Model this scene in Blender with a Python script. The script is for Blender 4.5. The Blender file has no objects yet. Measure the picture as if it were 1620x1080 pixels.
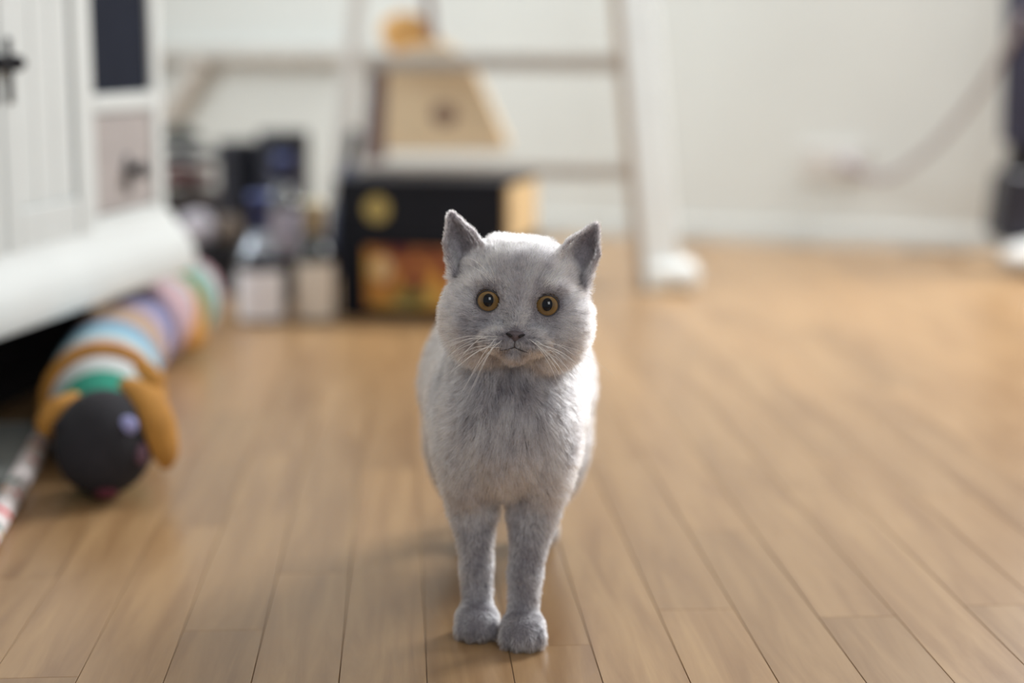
import bpy, bmesh, math, random
import numpy as np
from mathutils import Vector, Matrix, Euler

random.seed(7)
rng = np.random.default_rng(11)
scene = bpy.context.scene
COL = scene.collection
PI = math.pi

# ------------------------------------------------------------------ camera
FPX = 2700.0                       # focal length in pixels of the 1620 px wide frame (60 mm)
PITCH = math.atan(455 / FPX)       # looking slightly down
CAM_H = 0.44
cam_d = bpy.data.cameras.new('camera')
cam = bpy.data.objects.new('camera', cam_d)
COL.objects.link(cam)
cam.location = (0, 0, CAM_H)
cam.rotation_euler = (PI / 2 - PITCH, 0, 0)
cam_d.sensor_width = 36
cam_d.lens = 36 * FPX / 1620
cam_d.clip_start = 0.05
cam_d.dof.use_dof = True
cam_d.dof.focus_distance = 1.212
cam_d.dof.aperture_fstop = 1.95
scene.camera = cam

# ------------------------------------------------------------------ world, lamps, exposure
scene.view_settings.view_transform = 'Standard'
scene.view_settings.look = 'None'
scene.view_settings.exposure = 0.0
scene.view_settings.gamma = 1.0
scene.view_settings.use_curve_mapping = False

world = bpy.data.worlds.new('world')
scene.world = world
world.use_nodes = True
bg = world.node_tree.nodes['Background']
bg.inputs['Color'].default_value = (0.92, 0.95, 1.0, 1)
bg.inputs['Strength'].default_value = 0.36


def area_light(name, loc, target, sx, sy, power, color):
    l = bpy.data.lights.new(name, 'AREA')
    l.shape = 'RECTANGLE'
    l.size, l.size_y = sx, sy
    l.energy = power
    l.color = color
    o = bpy.data.objects.new(name, l)
    COL.objects.link(o)
    o.location = loc
    d = Vector(target) - Vector(loc)
    o.rotation_euler = d.to_track_quat('-Z', 'Y').to_euler()
    return o


# daylight of the balcony window in the back wall, right of the frame
area_light('window_daylight', (1.84, 3.40, 1.84), (0.2, 1.5, 0.0), 0.95, 1.1, 102, (0.98, 0.99, 1.0))
# added fill lamp under the closed ceiling, brightens the back wall
ceiling_fill_l = area_light('ceiling_fill', (-0.3, 3.25, 2.44), (-0.3, 3.27, 0.0), 2.6, 1.0, 11, (0.94, 0.98, 1.0))
ceiling_fill_l.data.spread = math.radians(115)
# added lamp on the left, no opening there, lights the back wall
left_l = area_light('left_wall_fill', (-1.75, 3.15, 1.3), (0.5, 3.95, 0.4), 1.1, 1.3, 16, (0.92, 0.98, 1.0))
left_l.data.spread = math.radians(105)
# added fill lamp behind the camera, brightens the cat's face
area_light('front_fill', (0.62, -1.2, 1.5), (0.0, 1.3, 0.3), 0.8, 1.0, 19, (0.95, 0.98, 1.0))


# ------------------------------------------------------------------ helpers
def ray(px, py):
    x = (px - 810) / FPX
    y = -(py - 540) / FPX
    c, s = math.cos(PITCH), math.sin(PITCH)
    return Vector((x, c + y * s, -s + y * c))


def G(px, py, z=0.0):
    """point at height z seen at a pixel"""
    r = ray(px, py)
    return Vector((0, 0, CAM_H)) + r * ((z - CAM_H) / r.z)


def AY(px, py, Y):
    r = ray(px, py)
    return Vector((0, 0, CAM_H)) + r * (Y / r.y)


def lin(c):
    return tuple(((v / 255) / 12.92 if v / 255 <= 0.04045 else ((v / 255 + 0.055) / 1.055) ** 2.4) for v in c)


def new_mat(name):
    m = bpy.data.materials.new(name)
    m.use_nodes = True
    nt = m.node_tree
    return m, nt, nt.nodes['Principled BSDF']


def mat(name, rgb, rough=0.6, var=0.08, scale=8.0, bump=0.0, bump_scale=60.0, metallic=0.0, coat=0.0, spec=0.5):
    """principled material whose colour wanders a little with noise"""
    m, nt, p = new_mat(name)
    c = lin(rgb)
    tc = nt.nodes.new('ShaderNodeTexCoord')
    nz = nt.nodes.new('ShaderNodeTexNoise')
    nz.inputs['Scale'].default_value = scale
    nz.inputs['Detail'].default_value = 4
    nt.links.new(tc.outputs['Object'], nz.inputs['Vector'])
    r = nt.nodes.new('ShaderNodeValToRGB')
    r.color_ramp.elements[0].position = 0.3
    r.color_ramp.elements[1].position = 0.7
    r.color_ramp.elements[0].color = tuple(max(0, v * (1 - var)) for v in c) + (1,)
    r.color_ramp.elements[1].color = tuple(min(1, v * (1 + var)) for v in c) + (1,)
    nt.links.new(nz.outputs['Fac'], r.inputs['Fac'])
    nt.links.new(r.outputs['Color'], p.inputs['Base Color'])
    p.inputs['Roughness'].default_value = rough
    p.inputs['Metallic'].default_value = metallic
    p.inputs['Coat Weight'].default_value = coat
    p.inputs['Specular IOR Level'].default_value = spec
    if bump:
        n2 = nt.nodes.new('ShaderNodeTexNoise')
        n2.inputs['Scale'].default_value = bump_scale
        nt.links.new(tc.outputs['Object'], n2.inputs['Vector'])
        b = nt.nodes.new('ShaderNodeBump')
        b.inputs['Strength'].default_value = bump
        b.inputs['Distance'].default_value = 0.002
        nt.links.new(n2.outputs['Fac'], b.inputs['Height'])
        nt.links.new(b.outputs['Normal'], p.inputs['Normal'])
    return m


def obj(name, bm, m, parent=None, smooth=False, loc=None, rotz=None):
    me = bpy.data.meshes.new(name)
    bmesh.ops.recalc_face_normals(bm, faces=bm.faces)
    bm.to_mesh(me)
    bm.free()
    me.materials.append(m)
    if smooth:
        for p in me.polygons:
            p.use_smooth = True
    o = bpy.data.objects.new(name, me)
    COL.objects.link(o)
    if parent:
        o.parent = parent
    if loc is not None:
        o.location = loc
    if rotz is not None:
        o.rotation_euler = (0, 0, rotz)
    return o


def empty(name, loc=(0, 0, 0), rotz=0.0):
    o = bpy.data.objects.new(name, None)
    o.empty_display_size = 0.05
    COL.objects.link(o)
    o.location = loc
    o.rotation_euler = (0, 0, rotz)
    return o


def tag(o, label=None, cat=None, group=None, kind=None):
    if label: o['label'] = label
    if cat: o['category'] = cat
    if group: o['group'] = group
    if kind: o['kind'] = kind
    return o


def BM():
    return bmesh.new()


def add_box(bm, c, s, bevel=0.0, rot=None, seg=2):
    """box of centre c and full size s"""
    g = bmesh.ops.create_cube(bm, size=1.0)
    vs = g['verts']
    for v in vs:
        v.co = Vector((v.co.x * s[0], v.co.y * s[1], v.co.z * s[2]))
    if bevel:
        es = list({e for v in vs for e in v.link_edges})
        r = bmesh.ops.bevel(bm, geom=es, offset=bevel, segments=seg, affect='EDGES', profile=0.5)
        vs = list({v for f in r['faces'] for v in f.verts} | {v for v in vs if v.is_valid})
    M = Matrix.Translation(Vector(c))
    if rot is not None:
        M = M @ rot.to_4x4()
    for v in vs:
        v.co = M @ v.co
    return vs


def add_lathe(bm, prof, n=32, c=(0, 0, 0), cap=True):
    """prof = [(radius, z), ...] from the bottom up"""
    rings = []
    for r, z in prof:
        rings.append([bm.verts.new((c[0] + r * math.cos(2 * PI * k / n), c[1] + r * math.sin(2 * PI * k / n), c[2] + z)) for k in range(n)])
    for a, b in zip(rings[:-1], rings[1:]):
        for k in range(n):
            bm.faces.new((a[k], a[(k + 1) % n], b[(k + 1) % n], b[k]))
    if cap:
        bm.faces.new(list(reversed(rings[0])))
        bm.faces.new(rings[-1])
    return rings


def frame_for(t):
    up = Vector((0, 0, 1)) if abs(t.z) < 0.9 else Vector((1, 0, 0))
    a = t.cross(up).normalized()
    return a, t.cross(a).normalized()


def add_tube(bm, pts, rad, n=10, cap=True, flat=1.0):
    """tube through pts; rad a number or a list"""
    pts = [Vector(p) for p in pts]
    if not hasattr(rad, '__len__'):
        rad = [rad] * len(pts)
    rings = []
    a_prev = None
    for i, p in enumerate(pts):
        t = (pts[min(i + 1, len(pts) - 1)] - pts[max(i - 1, 0)]).normalized()
        if a_prev is None:
            a, b = frame_for(t)
        else:
            a = (a_prev - t * a_prev.dot(t)).normalized()
            b = t.cross(a).normalized()
        a_prev = a
        rings.append([bm.verts.new(p + (a * math.cos(2 * PI * k / n) + b * flat * math.sin(2 * PI * k / n)) * rad[i]) for k in range(n)])
    for r0, r1 in zip(rings[:-1], rings[1:]):
        for k in range(n):
            bm.faces.new((r0[k], r0[(k + 1) % n], r1[(k + 1) % n], r1[k]))
    if cap:
        bm.faces.new(list(reversed(rings[0])))
        bm.faces.new(rings[-1])
    return rings


def spline(pts, n=24):
    """Catmull-Rom through pts"""
    P = [Vector(p) for p in pts]
    P = [P[0] * 2 - P[1]] + P + [P[-1] * 2 - P[-2]]
    out = []
    m = len(P) - 3
    for i in range(n + 1):
        u = i / n * m
        k = min(int(u), m - 1)
        t = u - k
        a, b, c, d = P[k:k + 4]
        out.append(0.5 * ((2 * b) + (c - a) * t + (2 * a - 5 * b + 4 * c - d) * t * t + (3 * b - a - 3 * c + d) * t ** 3))
    return out


def add_ell(bm, c, r, seg=24, rings=16, rot=None):
    g = bmesh.ops.create_uvsphere(bm, u_segments=seg, v_segments=rings, radius=1.0)
    M = Matrix.Translation(Vector(c)) @ (rot.to_4x4() if rot is not None else Matrix.Identity(4)) @ Matrix.Diagonal((r[0], r[1], r[2], 1))
    for v in g['verts']:
        v.co = M @ v.co
    return g['verts']


def add_sweep(bm, prof, x0, x1):
    """profile [(y, z)...] closed polygon, extruded along x"""
    a = [bm.verts.new((x0, y, z)) for y, z in prof]
    b = [bm.verts.new((x1, y, z)) for y, z in prof]
    n = len(prof)
    for k in range(n):
        bm.faces.new((a[k], a[(k + 1) % n], b[(k + 1) % n], b[k]))
    bm.faces.new(list(reversed(a)))
    bm.faces.new(b)


# ------------------------------------------------------------------ materials of the room
def wood_floor():
    m, nt, p = new_mat('oiled_oak_strip')
    L = nt.links
    tc = nt.nodes.new('ShaderNodeTexCoord')
    oi = nt.nodes.new('ShaderNodeObjectInfo')
    mp = nt.nodes.new('ShaderNodeMapping')
    mp.inputs['Scale'].default_value = (30, 2.2, 30)
    off = nt.nodes.new('ShaderNodeVectorMath'); off.operation = 'SCALE'
    off.inputs[0].default_value = (17, 31, 7)
    L.new(oi.outputs['Random'], off.inputs['Scale'])
    add = nt.nodes.new('ShaderNodeVectorMath'); add.operation = 'ADD'
    L.new(tc.outputs['Object'], mp.inputs['Vector'])
    L.new(mp.outputs['Vector'], add.inputs[0]); L.new(off.outputs['Vector'], add.inputs[1])
    nz = nt.nodes.new('ShaderNodeTexNoise')
    nz.inputs['Scale'].default_value = 1.6; nz.inputs['Detail'].default_value = 6
    nz.inputs['Roughness'].default_value = 0.6; nz.inputs['Distortion'].default_value = 0.6
    L.new(add.outputs['Vector'], nz.inputs['Vector'])
    ramp = nt.nodes.new('ShaderNodeValToRGB')
    e = ramp.color_ramp.elements
    e[0].position = 0.30; e[0].color = lin((147, 113, 77)) + (1,)
    e[1].position = 0.72; e[1].color = lin((180, 147, 106)) + (1,)
    L.new(nz.outputs['Fac'], ramp.inputs['Fac'])
    # every strip has its own tone
    tr = nt.nodes.new('ShaderNodeValToRGB')
    t = tr.color_ramp.elements
    t[0].position = 0.0; t[0].color = (0.84, 0.82, 0.81, 1)
    t[1].position = 1.0; t[1].color = (1.06, 1.04, 1.02, 1)
    x = t.new(0.45); x.color = (0.95, 0.93, 0.92, 1)
    L.new(oi.outputs['Random'], tr.inputs['Fac'])
    mx = nt.nodes.new('ShaderNodeMix'); mx.data_type = 'RGBA'; mx.blend_type = 'MULTIPLY'
    mx.inputs['Factor'].default_value = 1.0
    L.new(ramp.outputs['Color'], mx.inputs['A']); L.new(tr.outputs['Color'], mx.inputs['B'])
    L.new(mx.outputs['Result'], p.inputs['Base Color'])
    p.inputs['Specular IOR Level'].default_value = 0.6
    rr = nt.nodes.new('ShaderNodeMapRange')
    rr.inputs['To Min'].default_value = 0.27; rr.inputs['To Max'].default_value = 0.35
    L.new(nz.outputs['Fac'], rr.inputs['Value']); L.new(rr.outputs['Result'], p.inputs['Roughness'])
    b = nt.nodes.new('ShaderNodeBump'); b.inputs['Strength'].default_value = 0.12; b.inputs['Distance'].default_value = 0.001
    L.new(nz.outputs['Fac'], b.inputs['Height']); L.new(b.outputs['Normal'], p.inputs['Normal'])
    return m


M_floor = wood_floor()
M_wall = mat('white_wall_paint', (207, 210, 207), 0.85, 0.03, 3, 0.15, 220)
M_ceil = mat('ceiling_paint', (225, 224, 220), 0.9, 0.02, 3)
M_base = mat('baseboard_paint', (194, 196, 193), 0.85, 0.03, 6)
M_cab = mat('cabinet_white_paint', (202, 207, 206), 0.45, 0.03, 9, 0.08, 90)
M_iron = mat('black_iron', (30, 30, 36), 0.45, 0.2, 20, metallic=0.5)
M_chalk = mat('chalkboard_black', (24, 29, 42), 0.9, 0.15, 12, spec=0.15)
M_grey_drawer = mat('grey_washed_wood', (160, 154, 152), 0.6, 0.06, 30)
M_gapdark = mat('plinth_shade_dark', (40, 38, 40), 0.8, 0.1, 10)
M_ladder_white = mat('ladder_white_paint', (243, 250, 251), 0.4, 0.03, 12)
M_ladder_grey = mat('tread_shade_and_rail_grey', (186, 181, 174), 0.55, 0.06, 12)  # treads' shade painted grey; the wall rail is grey itself
M_ladder_pale = mat('ladder_pale_shade', (208, 205, 200), 0.55, 0.06, 12)  # shade painted pale grey, for the left upright and the slanting bar
M_ladder_edge = mat('ladder_edge_shade', (168, 150, 132), 0.6, 0.08, 14)  # brown paints the shade on the stile's inner side

# ------------------------------------------------------------------ the room
YAW = math.radians(-20)                                   # the back wall comes nearer on the right
WA = Vector((math.cos(YAW), math.sin(YAW), 0))            # along the wall, to the right
WN = Vector((math.sin(YAW), -math.cos(YAW), 0))           # into the room
WP = Vector((0.41, 4.09, 0))                              # a point on the wall's foot


def wall_at(px, py, off=0.0):
    r = ray(px, py)
    o = Vector((0, 0, CAM_H))
    t = ((WP + WN * off) - o).dot(WN) / r.dot(WN)
    return o + r * t


bm = BM(); add_box(bm, (0.3, 2.0, -0.056), (7.0, 7.0, 0.1))
floor = tag(obj('floor', bm, M_floor), kind='structure')
# oak strips, each a piece of its own
PDIR = math.atan2(0.063, 0.998)                           # planks run slightly left of the view axis
PW = 0.0623
pd = Vector((-math.sin(PDIR), math.cos(PDIR), 0)); pn = Vector((math.cos(PDIR), math.sin(PDIR), 0))
porg = Vector((-0.310, 1.153, 0))
plank_mesh = {}


def plank(length, wide):
    key = (round(length, 2), wide)
    if key not in plank_mesh:
        b = BM()
        g = 0.0007 if wide else 0.0003
        add_box(b, (0, 0, -0.003), (PW - g, key[0] - 0.0003, 0.006))
        top = [e for e in b.edges if all(v.co.z > -0.0001 for v in e.verts)]
        bmesh.ops.bevel(b, geom=top, offset=0.0003, segments=1, affect='EDGES')
        me = bpy.data.meshes.new('plank')
        b.to_mesh(me); b.free(); me.materials.append(M_floor)
        plank_mesh[key] = me
    return plank_mesh[key]


for i in range(-15, 28):
    s = -0.80 + (i % 2) * 0.33 + random.uniform(-0.16, 0.1)
    while s < 3.05:
        ln = random.choice((0.52, 0.6, 0.68))
        c = porg + pn * (i + 0.5) * PW + pd * (s + ln / 2)
        s += ln
        # leave out strips that lie behind the wall or far from the frame
        if (c - WP).dot(WN) < 0.0 or c.x < -1.25 or c.x > 1.55:
            continue
        if abs(c.x) > 0.45 + 0.33 * max(c.y, 0.9):
            continue
        o = bpy.data.objects.new('plank', plank(ln, i % 2 == 0))
        COL.objects.link(o); o.parent = floor
        o.location = c + Vector((0, 0, random.uniform(-0.00006, 0.0)))
        o.rotation_euler = (0, 0, PDIR)


def wall_slab(name, p, along, normal, x0, x1, z0, z1, m, thick=0.1):
    b = BM()
    vs = []
    for t in (0, -thick):
        for x, z in ((x0, z0), (x1, z0), (x1, z1), (x0, z1)):
            vs.append(b.verts.new(p + along * x + normal * t + Vector((0, 0, z))))
    for f in ((0, 1, 2, 3), (7, 6, 5, 4), (0, 4, 5, 1), (1, 5, 6, 2), (2, 6, 7, 3), (3, 7, 4, 0)):
        b.faces.new([vs[k] for k in f])
    return tag(obj(name, b, m), kind='structure')


wall_slab('wall_back', WP, WA, WN, -2.6, 0.98, -0.006, 2.5, M_wall)
wall_slab('wall_back_above_window', WP, WA, WN, 0.98, 2.3, 2.46, 2.5, M_wall)
wall_slab('wall_back_below_window', WP, WA, WN, 0.98, 2.3, -0.006, 0.35, M_wall)
wall_slab('wall_back_right_end', WP, WA, WN, 2.3, 2.7, -0.006, 2.5, M_wall)
cl = WP + WA * -2.6
wall_slab('wall_left', cl, WN, WA, -0.1, 4.6, -0.006, 2.5, M_wall)
bm = BM(); add_box(bm, (0.3, 2.0, 2.55), (7.0, 7.0, 0.1)); tag(obj('ceiling', bm, M_ceil), kind='structure')
# baseboard with a moulded top
prof = [(0, 0), (-0.014, 0), (-0.012, 0.036), (-0.009, 0.042), (-0.004, 0.047), (0, 0.048)]
bm = BM(); add_sweep(bm, prof, -2.5, 0.98)
tag(obj('baseboard_back', bm, M_base, loc=WP + WN * 0.001, rotz=YAW), kind='structure')
# the balcony window right of the frame: frame of four bars and a middle post
M_winframe = mat('window_frame_paint', (228, 228, 226), 0.4, 0.02, 5)
win = tag(empty('window_1', WP + WA * 1.64, YAW), kind='structure')
for nm, c, s in (('frame_bar', (-0.63, 0.05, 1.405), (0.06, 0.07, 2.11)), ('frame_bar', (0.63, 0.05, 1.405), (0.06, 0.07, 2.11)),
                 ('frame_bar', (0, 0.05, 2.43), (1.2, 0.07, 0.06)), ('frame_bar', (0, 0.05, 0.38), (1.2, 0.07, 0.06)),
                 ('middle_post', (0, 0.05, 1.405), (0.05, 0.05, 1.99))):
    bm = BM(); add_box(bm, c, s, 0.004); obj(nm, bm, M_winframe, win)

# ------------------------------------------------------------------ the white cabinet
CU = Vector((math.sin(math.radians(9)), math.cos(math.radians(9)), 0))    # along its front, away from the camera
CABP = Vector((-0.480, 2.37, 0))                                            # far front corner
# local frame: x runs from the far corner towards the camera along the front, y into the cabinet (left), z up
cab = empty('white_cabinet', CABP, math.atan2(-CU.y, -CU.x))
tag(cab, 'white painted country cabinet with a flared base, chalkboard panel and grey drawer', 'cabinet')
# local +x = -CU ; local +y = rotate(+x, 90 deg ccw)
lx = -CU; ly = Vector((-lx.y, lx.x, 0))
ys = 1 if ly.x < 0 else -1          # sign that points into the cabinet (to the left in the picture)


def cbox(name, m, x0, x1, y0, y1, z0, z1, bev=0.003, parent=None):
    b = BM()
    add_box(b, ((x0 + x1) / 2, ys * (y0 + y1) / 2, (z0 + z1) / 2), (abs(x1 - x0), abs(y1 - y0), abs(z1 - z0)), bev)
    return obj(name, b, m, parent or cab)


CL = 1.10
cbox('carcass', M_cab, 0.012, CL - 0.012, 0.02, 0.42, 0.225, 0.88)
cbox('stile', M_cab, 0.0, 0.036, 0, 0.03, 0.22, 0.88)
cbox('stile', M_cab, 0.239, 0.270, 0, 0.03, 0.22, 0.88)
cbox('rail', M_cab, 0.036, 0.239, 0, 0.03, 0.366, 0.390)
cbox('rail', M_cab, 0.036, 0.239, 0, 0.03, 0.22, 0.238)
cbox('chalkboard_panel', M_chalk, 0.037, 0.238, 0.006, 0.024, 0.391, 0.80, 0.001)
cbox('rail', M_cab, 0.036, 0.239, 0, 0.03, 0.80, 0.88)
dr = cbox('drawer', M_grey_drawer, 0.038, 0.237, 0.004, 0.024, 0.240, 0.364, 0.002)
dr['label'] = 'grey washed drawer front with black knob'
kb = BM()
add_lathe(kb, [(0.013, 0), (0.013, 0.003), (0.005, 0.005), (0.005, 0.012), (0.011, 0.017), (0.012, 0.022), (0.008, 0.026), (0.002, 0.027)], 20)
for v in kb.verts:
    v.co = Vector((0.130 + v.co.x, ys * (0.004 - v.co.z), 0.290 + v.co.y))
obj('knob', kb, M_iron, dr, smooth=True)
pb = BM(); add_box(pb, (0.130, ys * 0.0025, 0.285), (0.011, 0.004, 0.05), 0.003); obj('backplate', pb, M_iron, dr)
# two plank doors beside it
for d0, d1, hx in ((0.272, 0.505, 0.488), (0.508, 0.71, 0.527)):
    door = cbox('door', M_cab, d0, d1, 0.004, 0.022, 0.222, 0.86, 0.003)
    fw = 0.037
    for a, b_, z0, z1 in ((d0, d0 + fw, 0.222, 0.86), (d1 - fw, d1, 0.222, 0.86)):
        cbox('door_stile', M_cab, a + 0.001, b_ - 0.001, -0.006, 0.008, z0, z1, 0.003, door)
    for z0, z1 in ((0.222, 0.268), (0.81, 0.86)):
        cbox('door_rail', M_cab, d0 + fw, d1 - fw, -0.005, 0.008, z0, z1, 0.003, door)
    npl = 3
    w = (d1 - d0 - 2 * fw) / npl
    for k in range(npl):
        cbox('door_plank', M_cab, d0 + fw + k * w + 0.001, d0 + fw + (k + 1) * w - 0.001, 0.0, 0.01, 0.269, 0.809, 0.0015, door)
    hb = BM()
    add_box(hb, (hx, ys * -0.008, 0.422), (0.010, 0.005, 0.072), 0.0025)
    add_box(hb, (hx, ys * -0.008, 0.430), (0.024, 0.005, 0.010), 0.0025)
    add_ell(hb, (hx, ys * -0.016, 0.430), (0.009, 0.011, 0.009), 14, 8)
    obj('door_handle', hb, M_iron, door, smooth=True)
cbox('stile', M_cab, 0.712, 0.75, 0, 0.03, 0.22, 0.88)
cbox('side_panel', M_cab, 0.75, CL, 0.004, 0.03, 0.22, 0.88)
cbox('top_board', M_cab, -0.03, CL + 0.03, -0.03, 0.45, 0.88, 0.91, 0.006)
# flared skirting: an ogee profile swept round three sides
ogee = [(0.0, 0.228), (0.005, 0.223), (0.009, 0.212), (0.015, 0.202), (0.022, 0.190), (0.027, 0.178), (0.030, 0.164), (0.030, 0.150), (0.027, 0.141)]
bm = BM()
rings = []
for o_, z in ogee:
    rings.append([bm.verts.new((-o_, ys * 0.42, z)), bm.verts.new((-o_, ys * -o_, z)), bm.verts.new((CL + o_, ys * -o_, z)), bm.verts.new((CL + o_, ys * 0.42, z))])
inner = [bm.verts.new((0.02, ys * 0.42, 0.141)), bm.verts.new((0.02, ys * 0.02, 0.141)), bm.verts.new((CL - 0.02, ys * 0.02, 0.141)), bm.verts.new((CL - 0.02, ys * 0.42, 0.141))]
innt = [bm.verts.new((v.co.x, v.co.y, 0.224)) for v in inner]
for a, b_ in zip(rings + [inner], rings[1:] + [inner, innt]):
    for k in range(3):
        bm.faces.new((a[k], a[k + 1], b_[k + 1], b_[k]))
for k in range(3):
    bm.faces.new((innt[k], innt[k + 1], rings[0][k + 1], rings[0][k]))
obj('flared_base', bm, M_cab, cab)
# recessed plinth; dark boards added to make the shade underneath
cbox('plinth_shade_board', M_gapdark, 0.03, 0.05, 0.10, 0.40, 0.0005, 0.224, 0.001)
cbox('plinth_shade_board', M_gapdark, 0.06, CL - 0.06, 0.12, 0.14, 0.0005, 0.224, 0.001)
cbox('plinth_shade_board', M_gapdark, 0.05, CL - 0.05, 0.38, 0.40, 0.0005, 0.224, 0.001)
cbox('plinth_shade_board', M_gapdark, CL - 0.05, CL - 0.03, 0.15, 0.40, 0.0005, 0.224, 0.001)

# ------------------------------------------------------------------ ladder
lad = empty('step_ladder', G(783, 462))
tag(lad, 'white painted wooden step ladder with shade painted grey on its treads standing before the back wall', 'ladder')
lo = lad.location


def bar(name, m, a, b_, w, t, parent, bev=0.003, side=Vector((1, 0, 0))):
    """straight board from a to b_, w wide along side, t thick"""
    a, b_ = Vector(a) - lo, Vector(b_) - lo
    z = (b_ - a).normalized()
    x = (side - z * side.dot(z)).normalized()
    y = z.cross(x)
    R = Matrix((x, y, z)).transposed()
    q = BM()
    add_box(q, (a + b_) / 2, (w, t, (b_ - a).length), bev, R)
    return obj(name, q, m, parent)


def Yl(z):                      # the front frame leans back as it rises
    return lo.y + 0.01 + 0.16 * z


def LP(px, py):
    r = ray(px, py)
    # on the leaning plane y = lo.y + .01 + .16 z
    t = (lo.y + 0.01 + 0.16 * CAM_H) / (r.y - 0.16 * r.z)
    return Vector((0, 0, CAM_H)) + r * t


def ext(a, b_, za, zb):
    d = (b_ - a) / (b_.z - a.z)
    return a + d * (za - a.z), a + d * (zb - a.z)


a, b_ = ext(LP(1048, 440), LP(1010, 10), 0.0, 1.25)
bar('stile', M_ladder_white, a, b_, 0.068, 0.024, lad)
bar('stile_edge', M_ladder_edge, a + Vector((-0.042, 0.012, 0)), b_ + Vector((-0.042, 0.012, 0)), 0.014, 0.05, lad)
ft = BM(); add_box(ft, a - lo + Vector((0.018, 0.03, 0.028)), (0.095, 0.10, 0.056), 0.02); obj('foot', ft, M_ladder_white, lad, smooth=False)
a2 = Vector((a.x + 0.02, a.y + 0.42, 0)); b2 = Vector((b_.x + 0.03, b_.y + 0.05, 1.25))
bar('rear_leg', M_ladder_white, a2, b2, 0.05, 0.022, lad)
c, d = ext(LP(518, 430), LP(564, 10), 0.0, 1.25)
bar('stile', M_ladder_pale, c, d, 0.028, 0.022, lad)
c2 = Vector((c.x - 0.02, c.y + 0.42, 0)); d2 = Vector((d.x - 0.03, d.y + 0.05, 1.25))
bar('rear_leg', M_ladder_pale, c2, d2, 0.03, 0.022, lad)


def tread(pl, pr, h, dep, parent=lad):
    A, B = LP(*pl), LP(*pr)
    mid = (A + B) / 2 - lo + Vector((0, 0.04, 0))
    ang = math.atan2(B.z - A.z, B.x - A.x)
    q = BM(); add_box(q, mid, ((B - A).length, dep, h), 0.004, Matrix.Rotation(-ang, 3, 'Y'))
    return obj('tread', q, M_ladder_grey, parent)


tread((575, 97), (985, 100), 0.032, 0.09)
tread((560, 268), (1008, 272), 0.024, 0.09)
tread((600, -75), (970, -72), 0.03, 0.09)
tread((615, -240), (950, -238), 0.03, 0.09)
# grey rail on the wall, left of the ladder, with an added bar painting a slanting shade
p0, p1 = wall_at(225, 86, 0.03), wall_at(580, 88, 0.03)
rl = empty('wall_rail', (p0 + p1) / 2, YAW)
tag(rl, 'grey wooden rail fixed along the back wall between cabinet and ladder', 'rail')
q = BM(); add_box(q, (0, 0, 0), ((p1 - p0).length, 0.055, 0.03), 0.004); obj('rail_board', q, M_ladder_grey, rl)
q = BM()
hb0 = wall_at(322, 95, 0.03) - rl.location; hb1 = wall_at(262, 190, 0.02) - rl.location
add_tube(q, [Matrix.Rotation(-YAW, 3, 'Z') @ hb0, Matrix.Rotation(-YAW, 3, 'Z') @ hb1], 0.028, 8); obj('slant_shade_bar', q, M_ladder_pale, rl)

# ------------------------------------------------------------------ boxes behind the cat
BYAW = math.radians(-14)
M_blackbox = mat('black_lacquer_board', (16, 19, 29), 0.55, 0.2, 8, spec=0.25)
M_tanend = mat('pale_plywood', (205, 176, 130), 0.6, 0.08, 14)
M_emblem = mat('yellow_seal_print', (178, 158, 92), 0.5, 0.12, 40)


def print_mat():
    m, nt, p = new_mat('orange_label_print')
    tc = nt.nodes.new('ShaderNodeTexCoord')
    n1 = nt.nodes.new('ShaderNodeTexNoise'); n1.inputs['Scale'].default_value = 14; n1.inputs['Detail'].default_value = 1.5
    nt.links.new(tc.outputs['Object'], n1.inputs['Vector'])
    r = nt.nodes.new('ShaderNodeValToRGB')
    e = r.color_ramp.elements
    e[0].position = 0.34; e[0].color = lin((112, 40, 40)) + (1,)
    e[1].position = 0.70; e[1].color = lin((224, 190, 120)) + (1,)
    for ps, c in ((0.40, (186, 120, 58)), (0.50, (206, 146, 66)), (0.58, (214, 168, 72))):
        x = e.new(ps); x.color = lin(c) + (1,)
    nt.links.new(n1.outputs['Fac'], r.inputs['Fac'])
    nt.links.new(r.outputs['Color'], p.inputs['Base Color'])
    p.inputs['Roughness'].default_value = 0.5
    return m


M_print = print_mat()
M_printred = mat('red_print', (120, 42, 44), 0.5, 0.1, 30)
M_printgreen = mat('green_print', (112, 112, 52), 0.5, 0.1, 30)
M_printcream = mat('cream_print', (222, 190, 140), 0.5, 0.1, 30)

bl = G(541, 497); br0 = G(812, 510)
bl = Vector((G(541, 497).x, 2.86, 0))
ba = Vector((math.cos(BYAW), math.sin(BYAW), 0)); bn = Vector((-ba.y, ba.x, 0))
BLn = 0.300
lower = empty('display_crate', bl, BYAW)
tag(lower, 'black lower crate with an orange printed picture panel, on the floor behind the cat', 'crate')


def lbox(name, parent, m, x0, x1, y0, y1, z0, z1, bev=0.002):
    q = BM(); add_box(q, ((x0 + x1) / 2, (y0 + y1) / 2, (z0 + z1) / 2), (x1 - x0, y1 - y0, z1 - z0), bev)
    return obj(name, q, m, parent)


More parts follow.
